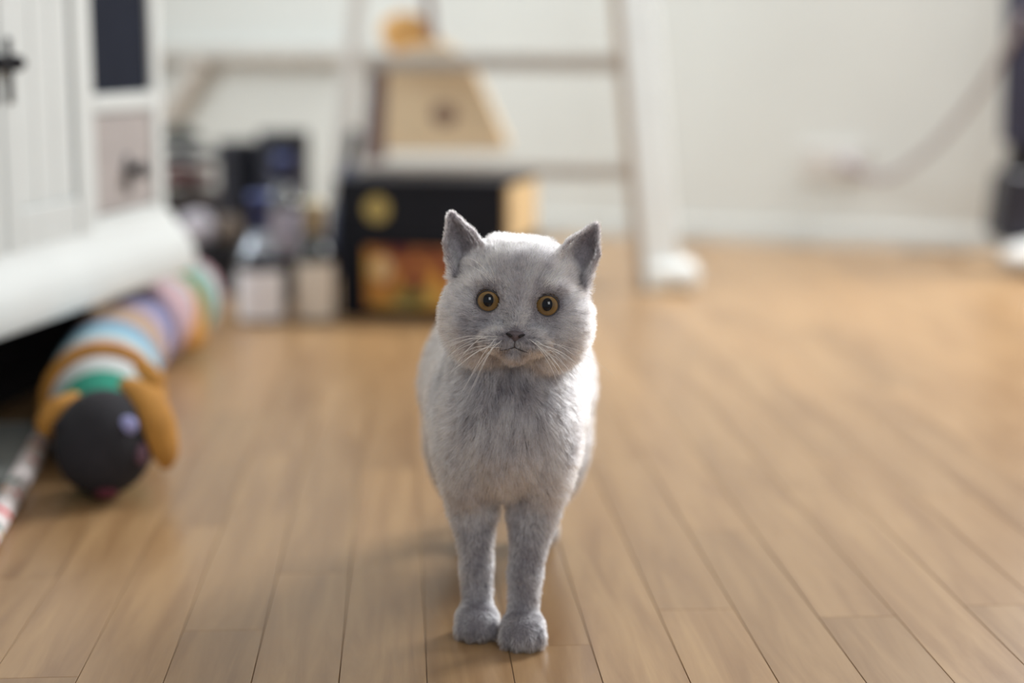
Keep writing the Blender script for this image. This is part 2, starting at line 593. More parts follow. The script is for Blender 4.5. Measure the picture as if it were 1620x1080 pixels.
lbox('crate_body', lower, M_blackbox, 0, BLn, 0.004, 0.20, 0.0, 0.134)
lbox('front_frame', lower, M_blackbox, 0, 0.045, -0.004, 0.006, 0, 0.134)
lbox('front_frame', lower, M_blackbox, BLn - 0.03, BLn, -0.004, 0.006, 0, 0.134)
lbox('front_frame', lower, M_blackbox, 0.045, BLn - 0.03, -0.004, 0.006, 0, 0.018)
lbox('front_frame', lower, M_blackbox, 0.045, BLn - 0.03, -0.004, 0.006, 0.122, 0.134)
pp = lbox('picture_panel', lower, M_print, 0.046, BLn - 0.031, 0.0, 0.005, 0.019, 0.121, 0.0005)
pp['label'] = 'orange and yellow printed picture'


def disc(name, parent, m, x, z, rx, rz, y=-0.001):
    q = BM()
    vs = [q.verts.new((x + rx * math.cos(2 * PI * k / 24), y, z + rz * math.sin(2 * PI * k / 24))) for k in range(24)]
    vb = [q.verts.new((v.co.x, y + 0.001, v.co.z)) for v in vs]
    q.faces.new(vs); q.faces.new(list(reversed(vb)))
    for k in range(24):
        q.faces.new((vs[k], vb[k], vb[(k + 1) % 24], vs[(k + 1) % 24]))
    return obj(name, q, m, parent)


disc('printed_figure', lower, M_printred, 0.134, 0.070, 0.014, 0.024, -0.0008)
disc('printed_leaf', lower, M_printgreen, 0.125, 0.040, 0.030, 0.014, -0.0006)
disc('printed_sun', lower, M_printcream, 0.075, 0.085, 0.018, 0.022, -0.0008)
upper = empty('wine_case', bl + Vector((0, 0, 0.1345)), BYAW)
tag(upper, 'black upper case with a round yellow seal, stacked on the orange picture crate', 'crate')
lbox('case_body', upper, M_blackbox, -0.004, BLn - 0.012, 0.0, 0.20, 0.0, 0.092)
lbox('lid', upper, M_blackbox, -0.006, BLn - 0.006, -0.003, 0.203, 0.0925, 0.100)
ep = lbox('end_panel', upper, M_tanend, BLn - 0.012, BLn - 0.004, 0.004, 0.196, 0.0, 0.091, 0.001); ep['label'] = 'pale plywood end board'
disc('round_seal', upper, M_emblem, 0.068, 0.050, 0.022, 0.022, -0.001)

# kraft paper bag on the ladder's lower tread
M_kraft = mat('kraft_paper', (240, 216, 180), 0.75, 0.07, 16, 0.4, 30)
M_kraft_dark = mat('gusset_shade_and_cord_brown', (120, 98, 98), 0.8, 0.1, 16)  # shade of the bag's side painted brown; the cord is dark itself
M_print_brown = mat('brown_print', (140, 112, 98), 0.7, 0.15, 40)
M_orange_paper = mat('amber_tissue_paper', (208, 160, 96), 0.75, 0.1, 22, 0.5, 40)
bgy = 3.36
B0 = AY(700, 252, bgy)
bag = empty('paper_bag', (B0.x, bgy, LP(700, 258).z + 0.014))
tag(bag, 'tan kraft paper bag with dark round print behind the ladder', 'bag')
bo = bag.location


def bp(px, py, dy=0.0):
    return AY(px, py, bgy + dy) - bo


q = BM()
front = [bp(606, 262), bp(800, 262), bp(802, 225), bp(768, 150), bp(740, 90), bp(700, 66), bp(655, 70), bp(612, 88)]
zb = 0.001
for v in front[:2]:
    v.z = zb
back = [v + Vector((0.004, 0.075 - 0.045 * max(0, v.z) / 0.2, 0)) for v in front]
f = [q.verts.new(v) for v in front]; b_ = [q.verts.new(v) for v in back]
n = len(f)
q.faces.new(f); q.faces.new(list(reversed(b_)))
for k in range(n):
    q.faces.new((f[k], b_[k], b_[(k + 1) % n], f[(k + 1) % n]))
bmesh.ops.bevel(q, geom=list(q.edges), offset=0.003, segments=2, affect='EDGES')
obj('bag_body', q, M_kraft, bag)
q = BM()
g0 = [bp(572, 258), bp(606, 258), bp(612, 90), bp(586, 98)]
f = [q.verts.new(v + Vector((0, -0.001, 0))) for v in g0]; b_ = [q.verts.new(v + Vector((0, 0.06, 0))) for v in g0]
q.faces.new(f); q.faces.new(list(reversed(b_)))
for k in range(4):
    q.faces.new((f[k], b_[k], b_[(k + 1) % 4], f[(k + 1) % 4]))
gs = obj('side_gusset', q, M_kraft_dark, bag); gs['label'] = 'side fold with its shade painted brown'
q = BM()
cc = bp(703, 182)
add_ell(q, cc + Vector((0, -0.001, 0)), (0.026, 0.002, 0.021), 24, 8); obj('round_print', q, M_print_brown, bag)
q = BM()
add_ell(q, bp(648, 58, 0.04), (0.060, 0.02, 0.044), 18, 10, Matrix.Rotation(0.35, 3, 'Y'))
for v in q.verts:
    v.co += Vector((math.sin(v.co.z * 190), math.sin(v.co.x * 170), math.sin(v.co.x * 210 + 1))) * 0.0022
obj('tissue_stuffing', q, M_orange_paper, bag, smooth=True)
q = BM(); add_tube(q, spline([bp(684, 80, 0.03), bp(680, 30, 0.03), bp(674, -40, 0.03), bp(690, -80, 0.03)], 12), 0.009, 8)
obj('cord_handle', q, M_kraft_dark, bag, smooth=True)

# ------------------------------------------------------------------ bottles and tubes on the floor
M_glass_dark = mat('dark_green_glass', (20, 26, 24), 0.08, 0.1, 6, coat=0.6)
M_glass_blue = mat('dark_blue_glass', (22, 26, 44), 0.08, 0.1, 6, coat=0.6)
M_lab_white = mat('white_paper_label', (244, 245, 250), 0.6, 0.03, 30)
M_lab_cream = mat('cream_paper_label', (226, 218, 206), 0.6, 0.04, 30)
M_foil_blue = mat('blue_foil', (62, 76, 128), 0.3, 0.1, 30, metallic=0.4)
M_foil_silver = mat('silver_foil', (176, 184, 196), 0.3, 0.1, 30, metallic=0.5)
M_foil_cream = mat('cream_foil', (196, 186, 158), 0.35, 0.1, 30, metallic=0.2)
M_tube = mat('navy_black_card', (16, 19, 34), 0.5, 0.15, 12)
M_tubelab = mat('slate_print', (70, 72, 92), 0.5, 0.2, 30)


def bottle(name, base, R, zl0, zl1, zsh, znk, ztop, mg, ml, mf, label, mneck=None, nk=0.38):
    """R body radius, label from zl0 to zl1, shoulder starts at zsh, neck at znk, closed at ztop"""
    t = empty(name, base)
    tag(t, label, 'bottle', 'bottles on the floor beside the crates')
    q = BM()
    rn = R * nk
    pr = [(R * 0.8, 0), (R * 0.97, 0.004), (R, 0.01), (R, zsh)]
    for k in range(1, 7):
        u = k / 6
        pr.append((R + (rn - R) * (3 * u * u - 2 * u ** 3), zsh + (znk - zsh) * u))
    pr += [(rn, ztop - 0.012), (rn * 1.15, ztop - 0.011), (rn * 1.15, ztop - 0.002), (rn, ztop)]
    add_lathe(q, pr, 32); obj('glass_body', q, mg, t, smooth=True)
    q = BM()
    cols = []
    for k in range(15):
        an = -PI / 2 + math.radians(-62 + 124 * k / 14)
        cols.append([q.verts.new(((R + 0.0006) * math.cos(an), (R + 0.0006) * math.sin(an), z)) for z in (zl0, zl1)])
    for a, b in zip(cols[:-1], cols[1:]):
        q.faces.new((a[0], b[0], b[1], a[1]))
    obj('label', q, ml, t, smooth=True)
    q = BM()
    add_lathe(q, [(rn + 0.0012, znk + 0.004), (rn + 0.0012, ztop - 0.012), (rn * 1.15 + 0.0012, ztop - 0.0115), (rn * 1.15 + 0.0012, ztop + 0.001), (rn * 0.6, ztop + 0.002)], 28)
    obj('capsule', q, mf, t, smooth=True)
    if mneck:
        q = BM(); u0 = 0.45
        pr2 = []
        for k in range(5):
            u = u0 + (1 - u0) * k / 4
            pr2.append((R + (rn - R) * (3 * u * u - 2 * u ** 3) + 0.0012, zsh + (znk - zsh) * u))
        add_lathe(q, pr2, 28, cap=False); obj('neck_band', q, mneck, t, smooth=True)
    return t


bottle('wine_bottle', G(416, 508), 0.0425, 0.008, 0.088, 0.095, 0.150, 0.212, M_glass_blue, M_lab_white, M_foil_blue,
       'dark blue bottle with a white square label and blue foil neck', M_foil_silver)
bottle('wine_bottle', G(501, 508), 0.035, 0.008, 0.100, 0.105, 0.145, 0.200, M_glass_dark, M_lab_cream, M_foil_cream,
       'dark slim bottle with a cream label, between white labelled bottle and crates', nk=0.48)
bottle('wine_bottle', G(452, 478), 0.034, 0.09, 0.17, 0.175, 0.215, 0.262, M_glass_dark, mat('lilac_paper_label', (178, 172, 186), 0.6, 0.05, 30), M_foil_blue,
       'dark bottle with pale lilac label standing behind the two front bottles')


def gift_tube(base, R, H, label, slab):
    t = empty('gift_tube', base); tag(t, label, 'canister')
    q = BM(); add_lathe(q, [(R * 0.96, 0), (R, 0.003), (R, H * 0.82)], 36); obj('tube_body', q, M_tube, t, smooth=False)
    q = BM(); add_lathe(q, [(R + 0.001, H * 0.82), (R + 0.001, H - 0.004), (R - 0.003, H), (R * 0.3, H)], 36); obj('tube_lid', q, M_tube, t)
    if slab:
        q = BM()
        rr = R + 0.0012
        cols = []
        for k in range(9):
            an = -PI / 2 - 0.6 + 1.2 * k / 8 + 0.15
            cols.append([q.verts.new((rr * math.cos(an), rr * math.sin(an), z)) for z in (H * 0.56, H * 0.8)])
        for u, v in zip(cols[:-1], cols[1:]):
            q.faces.new((u[0], v[0], v[1], u[1]))
        obj('printed_label', q, M_tubelab, t)
    return t


gift_tube(G(453, 443), 0.049, 0.292, 'tall navy black gift tube with slate label behind the bottles', True)
gift_tube(G(383, 440), 0.042, 0.272, 'shorter black gift tube between the tall tube and cabinet', False)
# navy rolled umbrella leaning in the gap
M_umb = mat('navy_nylon', (40, 46, 72), 0.5, 0.15, 40)
ub = empty('rolled_umbrella', G(520, 470)); tag(ub, 'navy rolled umbrella leaning between the bottles and the black crates', 'umbrella')
uo = ub.location
u1 = AY(562, 205, uo.y + 0.04) - uo
ax = u1.normalized()
q = BM(); add_tube(q, [ax * 0.015, ax * 0.04, u1 * 0.45, u1 * 0.78, u1 * 0.82], [0.004, 0.012, 0.022, 0.016, 0.006], 12)
for v in q.verts:
    v.co += Vector((math.sin(v.co.z * 90) * 0.001, 0, 0))
obj('canopy', q, M_umb, ub, smooth=True)
q = BM(); add_tube(q, [u1 * 0.80, u1 * 0.98, u1], [0.010, 0.012, 0.007], 12); obj('handle', q, M_iron, ub, smooth=True)
q = BM(); add_tube(q, [Vector((0, 0, 0.001)), ax * 0.02], [0.002, 0.004], 8); obj('tip', q, M_iron, ub)

# ------------------------------------------------------------------ the basket of textiles behind the cabinet
M_wick = mat('grey_brown_wicker', (60, 55, 54), 0.8, 0.2, 60, 0.6, 120)
bk_p = G(300, 425)
bk = empty('wicker_basket', bk_p)
tag(bk, 'grey brown wicker basket on the floor behind the cabinet corner', 'basket')
q = BM()
Hb = 0.138
pr = [(0.085, 0.0), (0.092, 0.004), (0.100, 0.05), (0.106, 0.10), (0.108, Hb), (0.100, Hb), (0.097, 0.10), (0.09, 0.02), (0.02, 0.018)]
add_lathe(q, pr, 40); obj('basket_wall', q, M_wick, bk, smooth=True)
for k in range(9):
    q = BM(); R = 0.0995 + 0.008 * min(1, k / 6)
    z = 0.014 + k * 0.0145
    add_tube(q, [(R * math.cos(2 * PI * j / 40), R * math.sin(2 * PI * j / 40), z + 0.002 * (-1) ** j) for j in range(41)], 0.005, 6, cap=False)
    obj('woven_band', q, M_wick, bk, smooth=True)


def cloth_fold(name, c, r, m, label, rot=0.0, seed=0):
    q = BM(); add_ell(q, (0, 0, 0), r, 28, 16)
    rr = random.Random(seed)
    ph = [rr.uniform(0, 6) for _ in range(4)]
    for v in q.verts:
        n = v.co.normalized()
        v.co += n * (0.006 * math.sin(v.co.x * 90 + ph[0]) + 0.005 * math.sin(v.co.y * 110 + v.co.z * 60 + ph[1]))
        v.co.z = max(v.co.z, -r[2] * 0.75)
    o = obj(name, q, m, smooth=True, loc=c, rotz=rot)
    tag(o, label, 'cloth', 'folded cloths heaped in the basket')
    return o


cb = bk_p
cloth_fold('folded_cloth', cb + Vector((0.01, 0.0, 0.1525)), (0.085, 0.08, 0.017), mat('tan_wool', (74, 64, 60), 0.9, 0.15, 40, 0.5, 200), 'taupe cloth lying lowest in the basket heap', 0.3, 1)
cloth_fold('folded_cloth', cb + Vector((-0.015, -0.01, 0.193)), (0.080, 0.075, 0.017), mat('dark_red_wool', (70, 8, 16), 0.9, 0.15, 40, 0.5, 200), 'dark red cloth in the middle of the basket heap', 1.2, 2)
cloth_fold('folded_cloth', cb + Vector((-0.005, 0.005, 0.233)), (0.07, 0.066, 0.015), mat('navy_wool', (14, 18, 34), 0.9, 0.15, 40, 0.5, 200), 'navy cloth lying on the dark red cloth', 0.5, 3)
cloth_fold('folded_cloth', cb + Vector((-0.02, 0.02, 0.272)), (0.055, 0.05, 0.015), mat('dark_green_wool', (14, 28, 27), 0.9, 0.2, 40, 0.5, 200), 'dark green cloth on top of the basket heap', 0.9, 4)
# a pale jar and a brown jar before it
M_jar = mat('lilac_white_ceramic', (190, 186, 196), 0.4, 0.05, 10)
M_jarb = mat('brown_stoneware', (112, 98, 86), 0.5, 0.1, 14)


def jar(base, R, H, m, label):
    t = empty('jar', base); tag(t, label, 'jar')
    q = BM(); add_lathe(q, [(R * 0.7, 0), (R * 0.9, 0.006), (R, H * 0.3), (R, H * 0.6), (R * 0.8, H * 0.8), (R * 0.7, H * 0.84)], 28); obj('jar_body', q, m, t, smooth=True)
    q = BM(); add_lathe(q, [(R * 0.76, H * 0.84), (R * 0.78, H * 0.9), (R * 0.5, H * 0.96), (R * 0.15, H * 0.97), (R * 0.16, H), (R * 0.05, H * 1.02)], 28); obj('jar_lid', q, m, t, smooth=True)


M_bx = mat('black_canvas', (20, 22, 30), 0.8, 0.15, 30, 0.3, 200)
sb = empty('storage_box', Vector((-0.490, 3.150, 0)))
tag(sb, 'black low wide storage box on the floor behind the bottles', 'box')
q = BM(); add_box(q, (0, 0, 0.042), (0.245, 0.08, 0.083), 0.006); obj('box_body', q, M_bx, sb)
q = BM(); add_box(q, (0, 0, 0.088), (0.25, 0.085, 0.010), 0.004); obj('box_lid', q, M_bx, sb)
bt = sb.location + Vector((0, 0, 0.0935))
jar(bt + Vector((-0.092, -0.005, 0)), 0.031, 0.060, M_jar, 'pale lilac lidded jar on the low black box')
jar(bt + Vector((-0.034, 0.0, 0)), 0.024, 0.052, M_jarb, 'brown stoneware jar on the low black box')

# ------------------------------------------------------------------ knitted dog toy along the cabinet
M_char = mat('charcoal_felt', (40, 39, 44), 0.95, 0.2, 30, 0.6, 250)
M_must = mat('mustard_knit', (178, 126, 54), 0.9, 0.12, 60, 0.6, 250)
M_eye_lilac = mat('lilac_felt', (158, 160, 210), 0.8, 0.1, 40)
M_pink = mat('pink_felt', (112, 84, 98), 0.9, 0.1, 40)


def stripes_mat():
    m, nt, p = new_mat('striped_knit')
    at = nt.nodes.new('ShaderNodeAttribute'); at.attribute_name = 'along'
    r = nt.nodes.new('ShaderNodeValToRGB')
    r.color_ramp.interpolation = 'CONSTANT'
    e = r.color_ramp.elements
    seq = [(0.0, (40, 140, 118)), (0.03, (40, 140, 118)), (0.062, (178, 190, 188)), (0.09, (200, 198, 200)), (0.125, (176, 122, 60)), (0.19, (186, 160, 156)), (0.215, (176, 200, 204)),
           (0.25, (124, 172, 192)), (0.30, (112, 142, 178)), (0.335, (172, 150, 130)), (0.40, (156, 128, 112)), (0.44, (150, 148, 180)), (0.52, (88, 88, 122)), (0.57, (176, 150, 156)),
           (0.66, (158, 170, 170)), (0.71, (36, 122, 102)), (0.79, (176, 186, 186)), (0.85, (160, 126, 132)), (0.93, (112, 100, 118))]
    e[0].position = 0; e[0].color = lin(seq[0][1]) + (1,)
    e[1].position = seq[1][0]; e[1].color = lin(seq[1][1]) + (1,)
    for ps, c in seq[2:]:
        x = e.new(ps); x.color = lin(c) + (1,)
    nt.links.new(at.outputs['Fac'], r.inputs['Fac'])
    nt.links.new(r.outputs['Color'], p.inputs['Base Color'])
    p.inputs['Roughness'].default_value = 0.95
    tc = nt.nodes.new('ShaderNodeTexCoord')
    w = nt.nodes.new('ShaderNodeTexNoise'); w.inputs['Scale'].default_value = 260
    nt.links.new(tc.outputs['Object'], w.inputs['Vector'])
    b = nt.nodes.new('ShaderNodeBump'); b.inputs['Strength'].default_value = 0.6; b.inputs['Distance'].default_value = 0.003
    nt.links.new(w.outputs['Fac'], b.inputs['Height']); nt.links.new(b.outputs['Normal'], p.inputs['Normal'])
    return m


TH = G(165, 706, 0.05)
toy = empty('stuffed_dog_toy', (TH.x, TH.y, 0))
tag(toy, 'long striped knitted stuffed dog with charcoal head and mustard ears beside the cabinet', 'toy')
to = toy.location
path = [G(162, 672, 0.055), G(163, 640, 0.058), G(168, 600, 0.060), G(188, 556, 0.061), G(222, 520, 0.061), G(258, 492, 0.062), G(284, 474, 0.062), G(294, 462, 0.060)]
path = [p - to for p in path]
sp = spline(path, 90)
rad = []
for i in range(91):
    u = i / 90
    r = 0.061 + 0.003 * math.sin(u * 9)
    if u < 0.2: r *= 0.62 + 0.38 * math.sin(u / 0.2 * PI / 2)
    r -= 0.012 * math.exp(-((u - 0.545) / 0.03) ** 2)
    r -= 0.006 * math.exp(-((u - 0.155) / 0.03) ** 2)
    if u > 0.90: r *= math.sqrt(max(0.02, 1 - ((u - 0.90) / 0.1) ** 2))
    # knitted ribs
    r += 0.0006 * math.sin(u * 220)
    rad.append(r)
q = BM()
lay = q.verts.layers.float.new('along')
rings = add_tube(q, sp, rad, 36)
for i, rg in enumerate(rings):
    for v in rg:
        v[lay] = i / 90
for v in q.verts:
    v.co.z = max(v.co.z, 0.0015)
obj('knitted_body', q, stripes_mat(), toy, smooth=True)
q = BM(); hc_ = Vector((0, 0, 0.0545))
add_ell(q, hc_, (0.050, 0.058, 0.053), 32, 20)
for v in q.verts:            # a blunt snout towards the camera
    if v.co.y < 0:
        k = -v.co.y / 0.058
        v.co.z -= 0.006 * k * k
        v.co.x *= 1 - 0.12 * k * k
    v.co.z = max(v.co.z, 0.0015)
hd = obj('head', q, M_char, toy, smooth=True)
q = BM(); add_ell(q, (0.031, -0.030, 0.078), (0.010, 0.008, 0.010), 16, 10); obj('felt_eye', q, M_eye_lilac, hd, smooth=True)
q = BM(); add_ell(q, (-0.033, -0.026, 0.076), (0.010, 0.008, 0.010), 16, 10); obj('felt_eye', q, M_char, hd, smooth=True)
q = BM(); add_ell(q, (0.042, -0.024, 0.048), (0.007, 0.010, 0.012), 14, 8); obj('cheek_patch', q, M_pink, hd, smooth=True)
q = BM(); add_ell(q, (0.012, -0.047, 0.014), (0.012, 0.006, 0.005), 14, 8); obj('tongue', q, mat('red_felt', (92, 36, 48), 0.9, 0.1, 40), hd, smooth=True)


def ear(pts, rads, name='ear'):
    q = BM(); add_tube(q, spline(pts, 14), [np.interp(i / 14, np.linspace(0, 1, len(rads)), rads) for i in range(15)], 14, flat=0.55)
    return obj(name, q, M_must, toy, smooth=True)


ear([(0.018, 0.034, 0.108), (0.040, 0.014, 0.098), (0.056, -0.004, 0.074), (0.064, -0.012, 0.044), (0.064, -0.014, 0.030)], [0.012, 0.019, 0.020, 0.015, 0.005])
ear([(-0.034, 0.030, 0.096), (-0.048, 0.012, 0.090), (-0.058, 0.0, 0.076), (-0.060, -0.004, 0.062)], [0.009, 0.014, 0.014, 0.007])
# mustard scarf round the body with its knot on the right
k0 = int(0.155 * 90)
c0 = sp[k0]; tn = (sp[k0 + 2] - sp[k0 - 2]).normalized(); sa, sb_ = frame_for(tn)
q = BM()
ringp = [c0 + (sa * math.cos(2 * PI * j / 36) + sb_ * math.sin(2 * PI * j / 36)) * 0.0600 for j in range(37)]
for v in ringp:
    v.z = max(v.z, 0.0105)
add_tube(q, ringp, 0.010, 10, cap=False); obj('scarf', q, M_must, toy, smooth=True)
q = BM()
kn = c0 + Vector((0.052, -0.012, 0.030))
add_ell(q, kn, (0.019, 0.020, 0.019), 18, 12)
for v in q.verts:
    v.co += Vector((1, 0, 0)) * 0.003 * math.sin(v.co.z * 300)
obj('scarf_knot', q, M_must, toy, smooth=True)
q = BM(); add_tube(q, spline([kn, kn + Vector((0.012, -0.022, -0.016)), kn + Vector((0.010, -0.036, -0.050))], 10), [0.014] * 8 + [0.011, 0.008, 0.004], 12, flat=0.5); obj('scarf_end', q, M_must, toy, smooth=True)
# mustard hind leg on the right flank
k1 = int(0.74 * 90); c1 = sp[k1]
q = BM(); add_tube(q, spline([c1 + Vector((0.012, -0.03, 0.052)), c1 + Vector((0.046, -0.035, 0.022)), c1 + Vector((0.056, -0.075, -0.018)), c1 + Vector((0.05, -0.12, -0.038))], 16),
                   [0.014] + [0.019] * 10 + [0.021, 0.022, 0.021, 0.018, 0.012, 0.004], 14, flat=0.8)
for v in q.verts:
    v.co.z = max(v.co.z, 0.0015)
obj('hind_leg', q, M_must, toy, smooth=True)

# ------------------------------------------------------------------ pet mat at the lower left
M_matgrey = mat('grey_felt_top', (112, 116, 114), 0.95, 0.12, 50, 0.4, 250)


def floral():
    m, nt, p = new_mat('floral_cotton')
    tc = nt.nodes.new('ShaderNodeTexCoord')
    v = nt.nodes.new('ShaderNodeTexVoronoi'); v.inputs['Scale'].default_value = 46
    nt.links.new(tc.outputs['Object'], v.inputs['Vector'])
    cr = nt.nodes.new('ShaderNodeValToRGB'); cr.color_ramp.interpolation = 'CONSTANT'
    e = cr.color_ramp.elements
    sep = nt.nodes.new('ShaderNodeSeparateColor')
    nt.links.new(v.outputs['Color'], sep.inputs['Color'])
    e[0].position = 0; e[0].color = lin((196, 82, 60)) + (1,)
    e[1].position = 0.22; e[1].color = lin((214, 178, 120)) + (1,)
    for ps, c in ((0.42, (92, 140, 134)), (0.56, (206, 60, 72)), (0.70, (216, 196, 196)), (0.85, (212, 150, 90))):
        x = e.new(ps); x.color = lin(c) + (1,)
    nt.links.new(sep.outputs['Red'], cr.inputs['Fac'])
    th = nt.nodes.new('ShaderNodeMath'); th.operation = 'LESS_THAN'; th.inputs[1].default_value = 0.34
    nt.links.new(v.outputs['Distance'], th.inputs[0])
    mx = nt.nodes.new('ShaderNodeMix'); mx.data_type = 'RGBA'
    mx.inputs['A'].default_value = lin((222, 214, 214)) + (1,)
    nt.links.new(th.outputs[0], mx.inputs['Factor']); nt.links.new(cr.outputs['Color'], mx.inputs['B'])
    nt.links.new(mx.outputs['Result'], p.inputs['Base Color'])
    p.inputs['Roughness'].default_value = 0.9
    return m


MH = 0.022
m1 = G(7, 846); m2 = G(86, 696)
md = (m2 - m1).normalized(); ml_ = Vector((-md.y, md.x, 0))
mat_o = empty('pet_mat', m1, math.atan2(md.y, md.x))
tag(mat_o, 'flat grey pet mat with a white floral fabric border, lower left corner', 'mat')
LN = (m2 - m1).length
q = BM(); add_box(q, (LN / 2 - 0.06, 0.052, MH / 2 + 0.0005), (LN + 0.10, 0.08, MH - 0.003), 0.006); obj('padding', q, M_matgrey, mat_o)
M_flo = floral()
q = BM()
prof_ = [(0.010, 0.001), (0.000, 0.003), (-0.003, 0.008), (-0.002, 0.016), (0.004, MH), (0.009, MH + 0.001), (0.014, MH), (0.014, MH - 0.004), (0.010, MH - 0.006)]
add_sweep(q, prof_, -0.11, LN); fb = obj('floral_border', q, M_flo, mat_o); fb['label'] = 'white cotton border with small red and teal flowers'
q = BM(); add_box(q, (LN - 0.006, 0.052, MH / 2 + 0.001), (0.018, 0.07, MH), 0.005); obj('back_border', q, M_matgrey, mat_o)

# ------------------------------------------------------------------ socket, plug, cable, vacuum cleaner on the right
M_sock = mat('white_plastic', (206, 204, 200), 0.35, 0.02, 10)
M_plug = mat('lilac_grey_rubber', (160, 152, 156), 0.6, 0.06, 20)
ps = wall_at(1306, 252, 0.0)
so = empty('wall_socket', ps + WN * 0.001, YAW); tag(so, 'white double power socket low on the back wall', 'socket')
q = BM(); add_box(q, (0.018, -0.006, -0.008), (0.15, 0.012, 0.08), 0.004); obj('cover_plate', q, M_sock, so)
for x in (-0.017, 0.053):
    q = BM(); add_lathe(q, [(0.024, 0), (0.024, 0.004), (0.019, 0.004), (0.019, 0.002), (0.004, 0.002)], 24)
    for v in q.verts:
        v.co = Vector((v.co.x + x, -0.012 - v.co.z, v.co.y - 0.008))
    obj('socket_ring', q, M_sock, so)
pw = so.matrix_basis @ Vector((0.053, -0.017, -0.008))
plug = empty('power_cord', pw, 0); tag(plug, 'grey power cord with plug curving from the socket up to the vacuum cleaner', 'cord')
q = BM(); add_tube(q, [WN * 0.0, WN * 0.012, WN * 0.034, WN * 0.046], [0.018, 0.019, 0.016, 0.009], 16); obj('plug', q, M_plug, plug, smooth=True)
cp = [WN * 0.046, wall_at(1400, 280, 0.10) - pw, wall_at(1470, 238, 0.14) - pw, wall_at(1535, 165, 0.2) - pw, AY(1585, 90, 3.52) - pw, AY(1622, 20, 3.44) - pw]
q = BM(); add_tube(q, spline(cp, 40), 0.0075, 8); obj('cable', q, M_plug, plug, smooth=True)

M_vnavy = mat('navy_black_plastic', (34, 37, 52), 0.35, 0.2, 5, coat=0.2)
M_vbag = mat('slate_navy_fabric', (58, 60, 82), 0.85, 0.2, 8, 0.4, 120)
M_vwhite = mat('white_gloss_plastic', (230, 230, 228), 0.3, 0.02, 10)
vb = G(1625, 432); vac = empty('upright_vacuum_cleaner', vb)
tag(vac, 'dark navy upright vacuum cleaner on a white floor head at the right edge', 'vacuum')


def prism(name, m, pts, y0, y1, bev, smooth=False):
    q = BM()
    f = [q.verts.new((x, y0, z)) for x, z in pts]; b_ = [q.verts.new((x, y1, z)) for x, z in pts]
    n = len(pts)
    q.faces.new(f); q.faces.new(list(reversed(b_)))
    for k in range(n):
        q.faces.new((f[k], b_[k], b_[(k + 1) % n], f[(k + 1) % n]))
    bmesh.ops.bevel(q, geom=list(q.edges), offset=bev, segments=3, affect='EDGES')
    return obj(name, q, m, vac, smooth)


q = BM(); add_ell(q, (0.055, -0.02, 0.036), (0.115, 0.10, 0.036), 28, 16)
for v in q.verts:
    v.co.z = max(v.co.z, 0.002)
obj('floor_head', q, M_vwhite, vac, smooth=True)
prism('motor_housing', M_vnavy, [(-0.062, 0.06), (0.09, 0.05), (0.10, 0.19), (-0.045, 0.215)], 0.02, 0.13, 0.014)
prism('swivel_joint', M_iron, [(-0.025, 0.2), (0.07, 0.2), (0.07, 0.25), (-0.022, 0.25)], 0.035, 0.115, 0.008)
prism('dust_bag', M_vbag, [(-0.035, 0.245), (0.09, 0.24), (0.11, 0.55), (0.06, 0.78), (0.0, 0.78), (-0.036, 0.55)], 0.03, 0.13, 0.016)
q = BM(); add_tube(q, [(0.03, 0.10, 0.74), (0.03, 0.12, 0.95), (0.03, 0.07, 1.06), (0.03, 0.01, 1.08)], 0.013, 12); obj('handle', q, M_vnavy, vac, smooth=True)

# ------------------------------------------------------------------ the cat (built in centimetres, one continuous skin)
CAT_Y = 1.2116
H_ = 0.16                                              # grid step
lo3 = np.array([-10.0, -4.0, -0.4]); hi3 = np.array([9.4, 43.5, 35.0])
dims = np.ceil((hi3 - lo3) / H_).astype(int) + 1
axs = [lo3[k] + H_ * np.arange(dims[k], dtype=np.float32) for k in range(3)]
roll = math.radians(4.3)
E = np.array([0.41, -0.5, 26.45])
Wv = np.array([0.0, -0.990, 0.144]); Wv /= np.linalg.norm(Wv)
u0 = np.array([1.0, 0, 0]); v0 = np.cross(Wv, u0)
Uv = u0 * math.cos(roll) - v0 * math.sin(roll)
Vv = np.cross(Wv, Uv)
HR = np.stack([Uv, Vv, Wv])                            # cat -> head axes


def h2c(p):
    return E + p[0] * Uv + p[1] * Vv + p[2] * Wv


def new_field():
    return np.full(tuple(dims), 4.0, dtype=np.float32)


def block(c, ext):
    i0 = np.maximum(0, np.floor((np.asarray(c) - ext - lo3) / H_).astype(int))
    i1 = np.minimum(dims, np.ceil((np.asarray(c) + ext - lo3) / H_).astype(int) + 2)
    sl = tuple(slice(int(a), int(b)) for a, b in zip(i0, i1))
    X = axs[0][sl[0]][:, None, None]; Y = axs[1][sl[1]][None, :, None]; Z = axs[2][sl[2]][None, None, :]
    return sl, X, Y, Z


def smin(a, b, k):
    h = np.clip(0.5 + 0.5 * (b - a) / k, 0, 1)
    return b * (1 - h) + a * h - k * h * (1 - h)


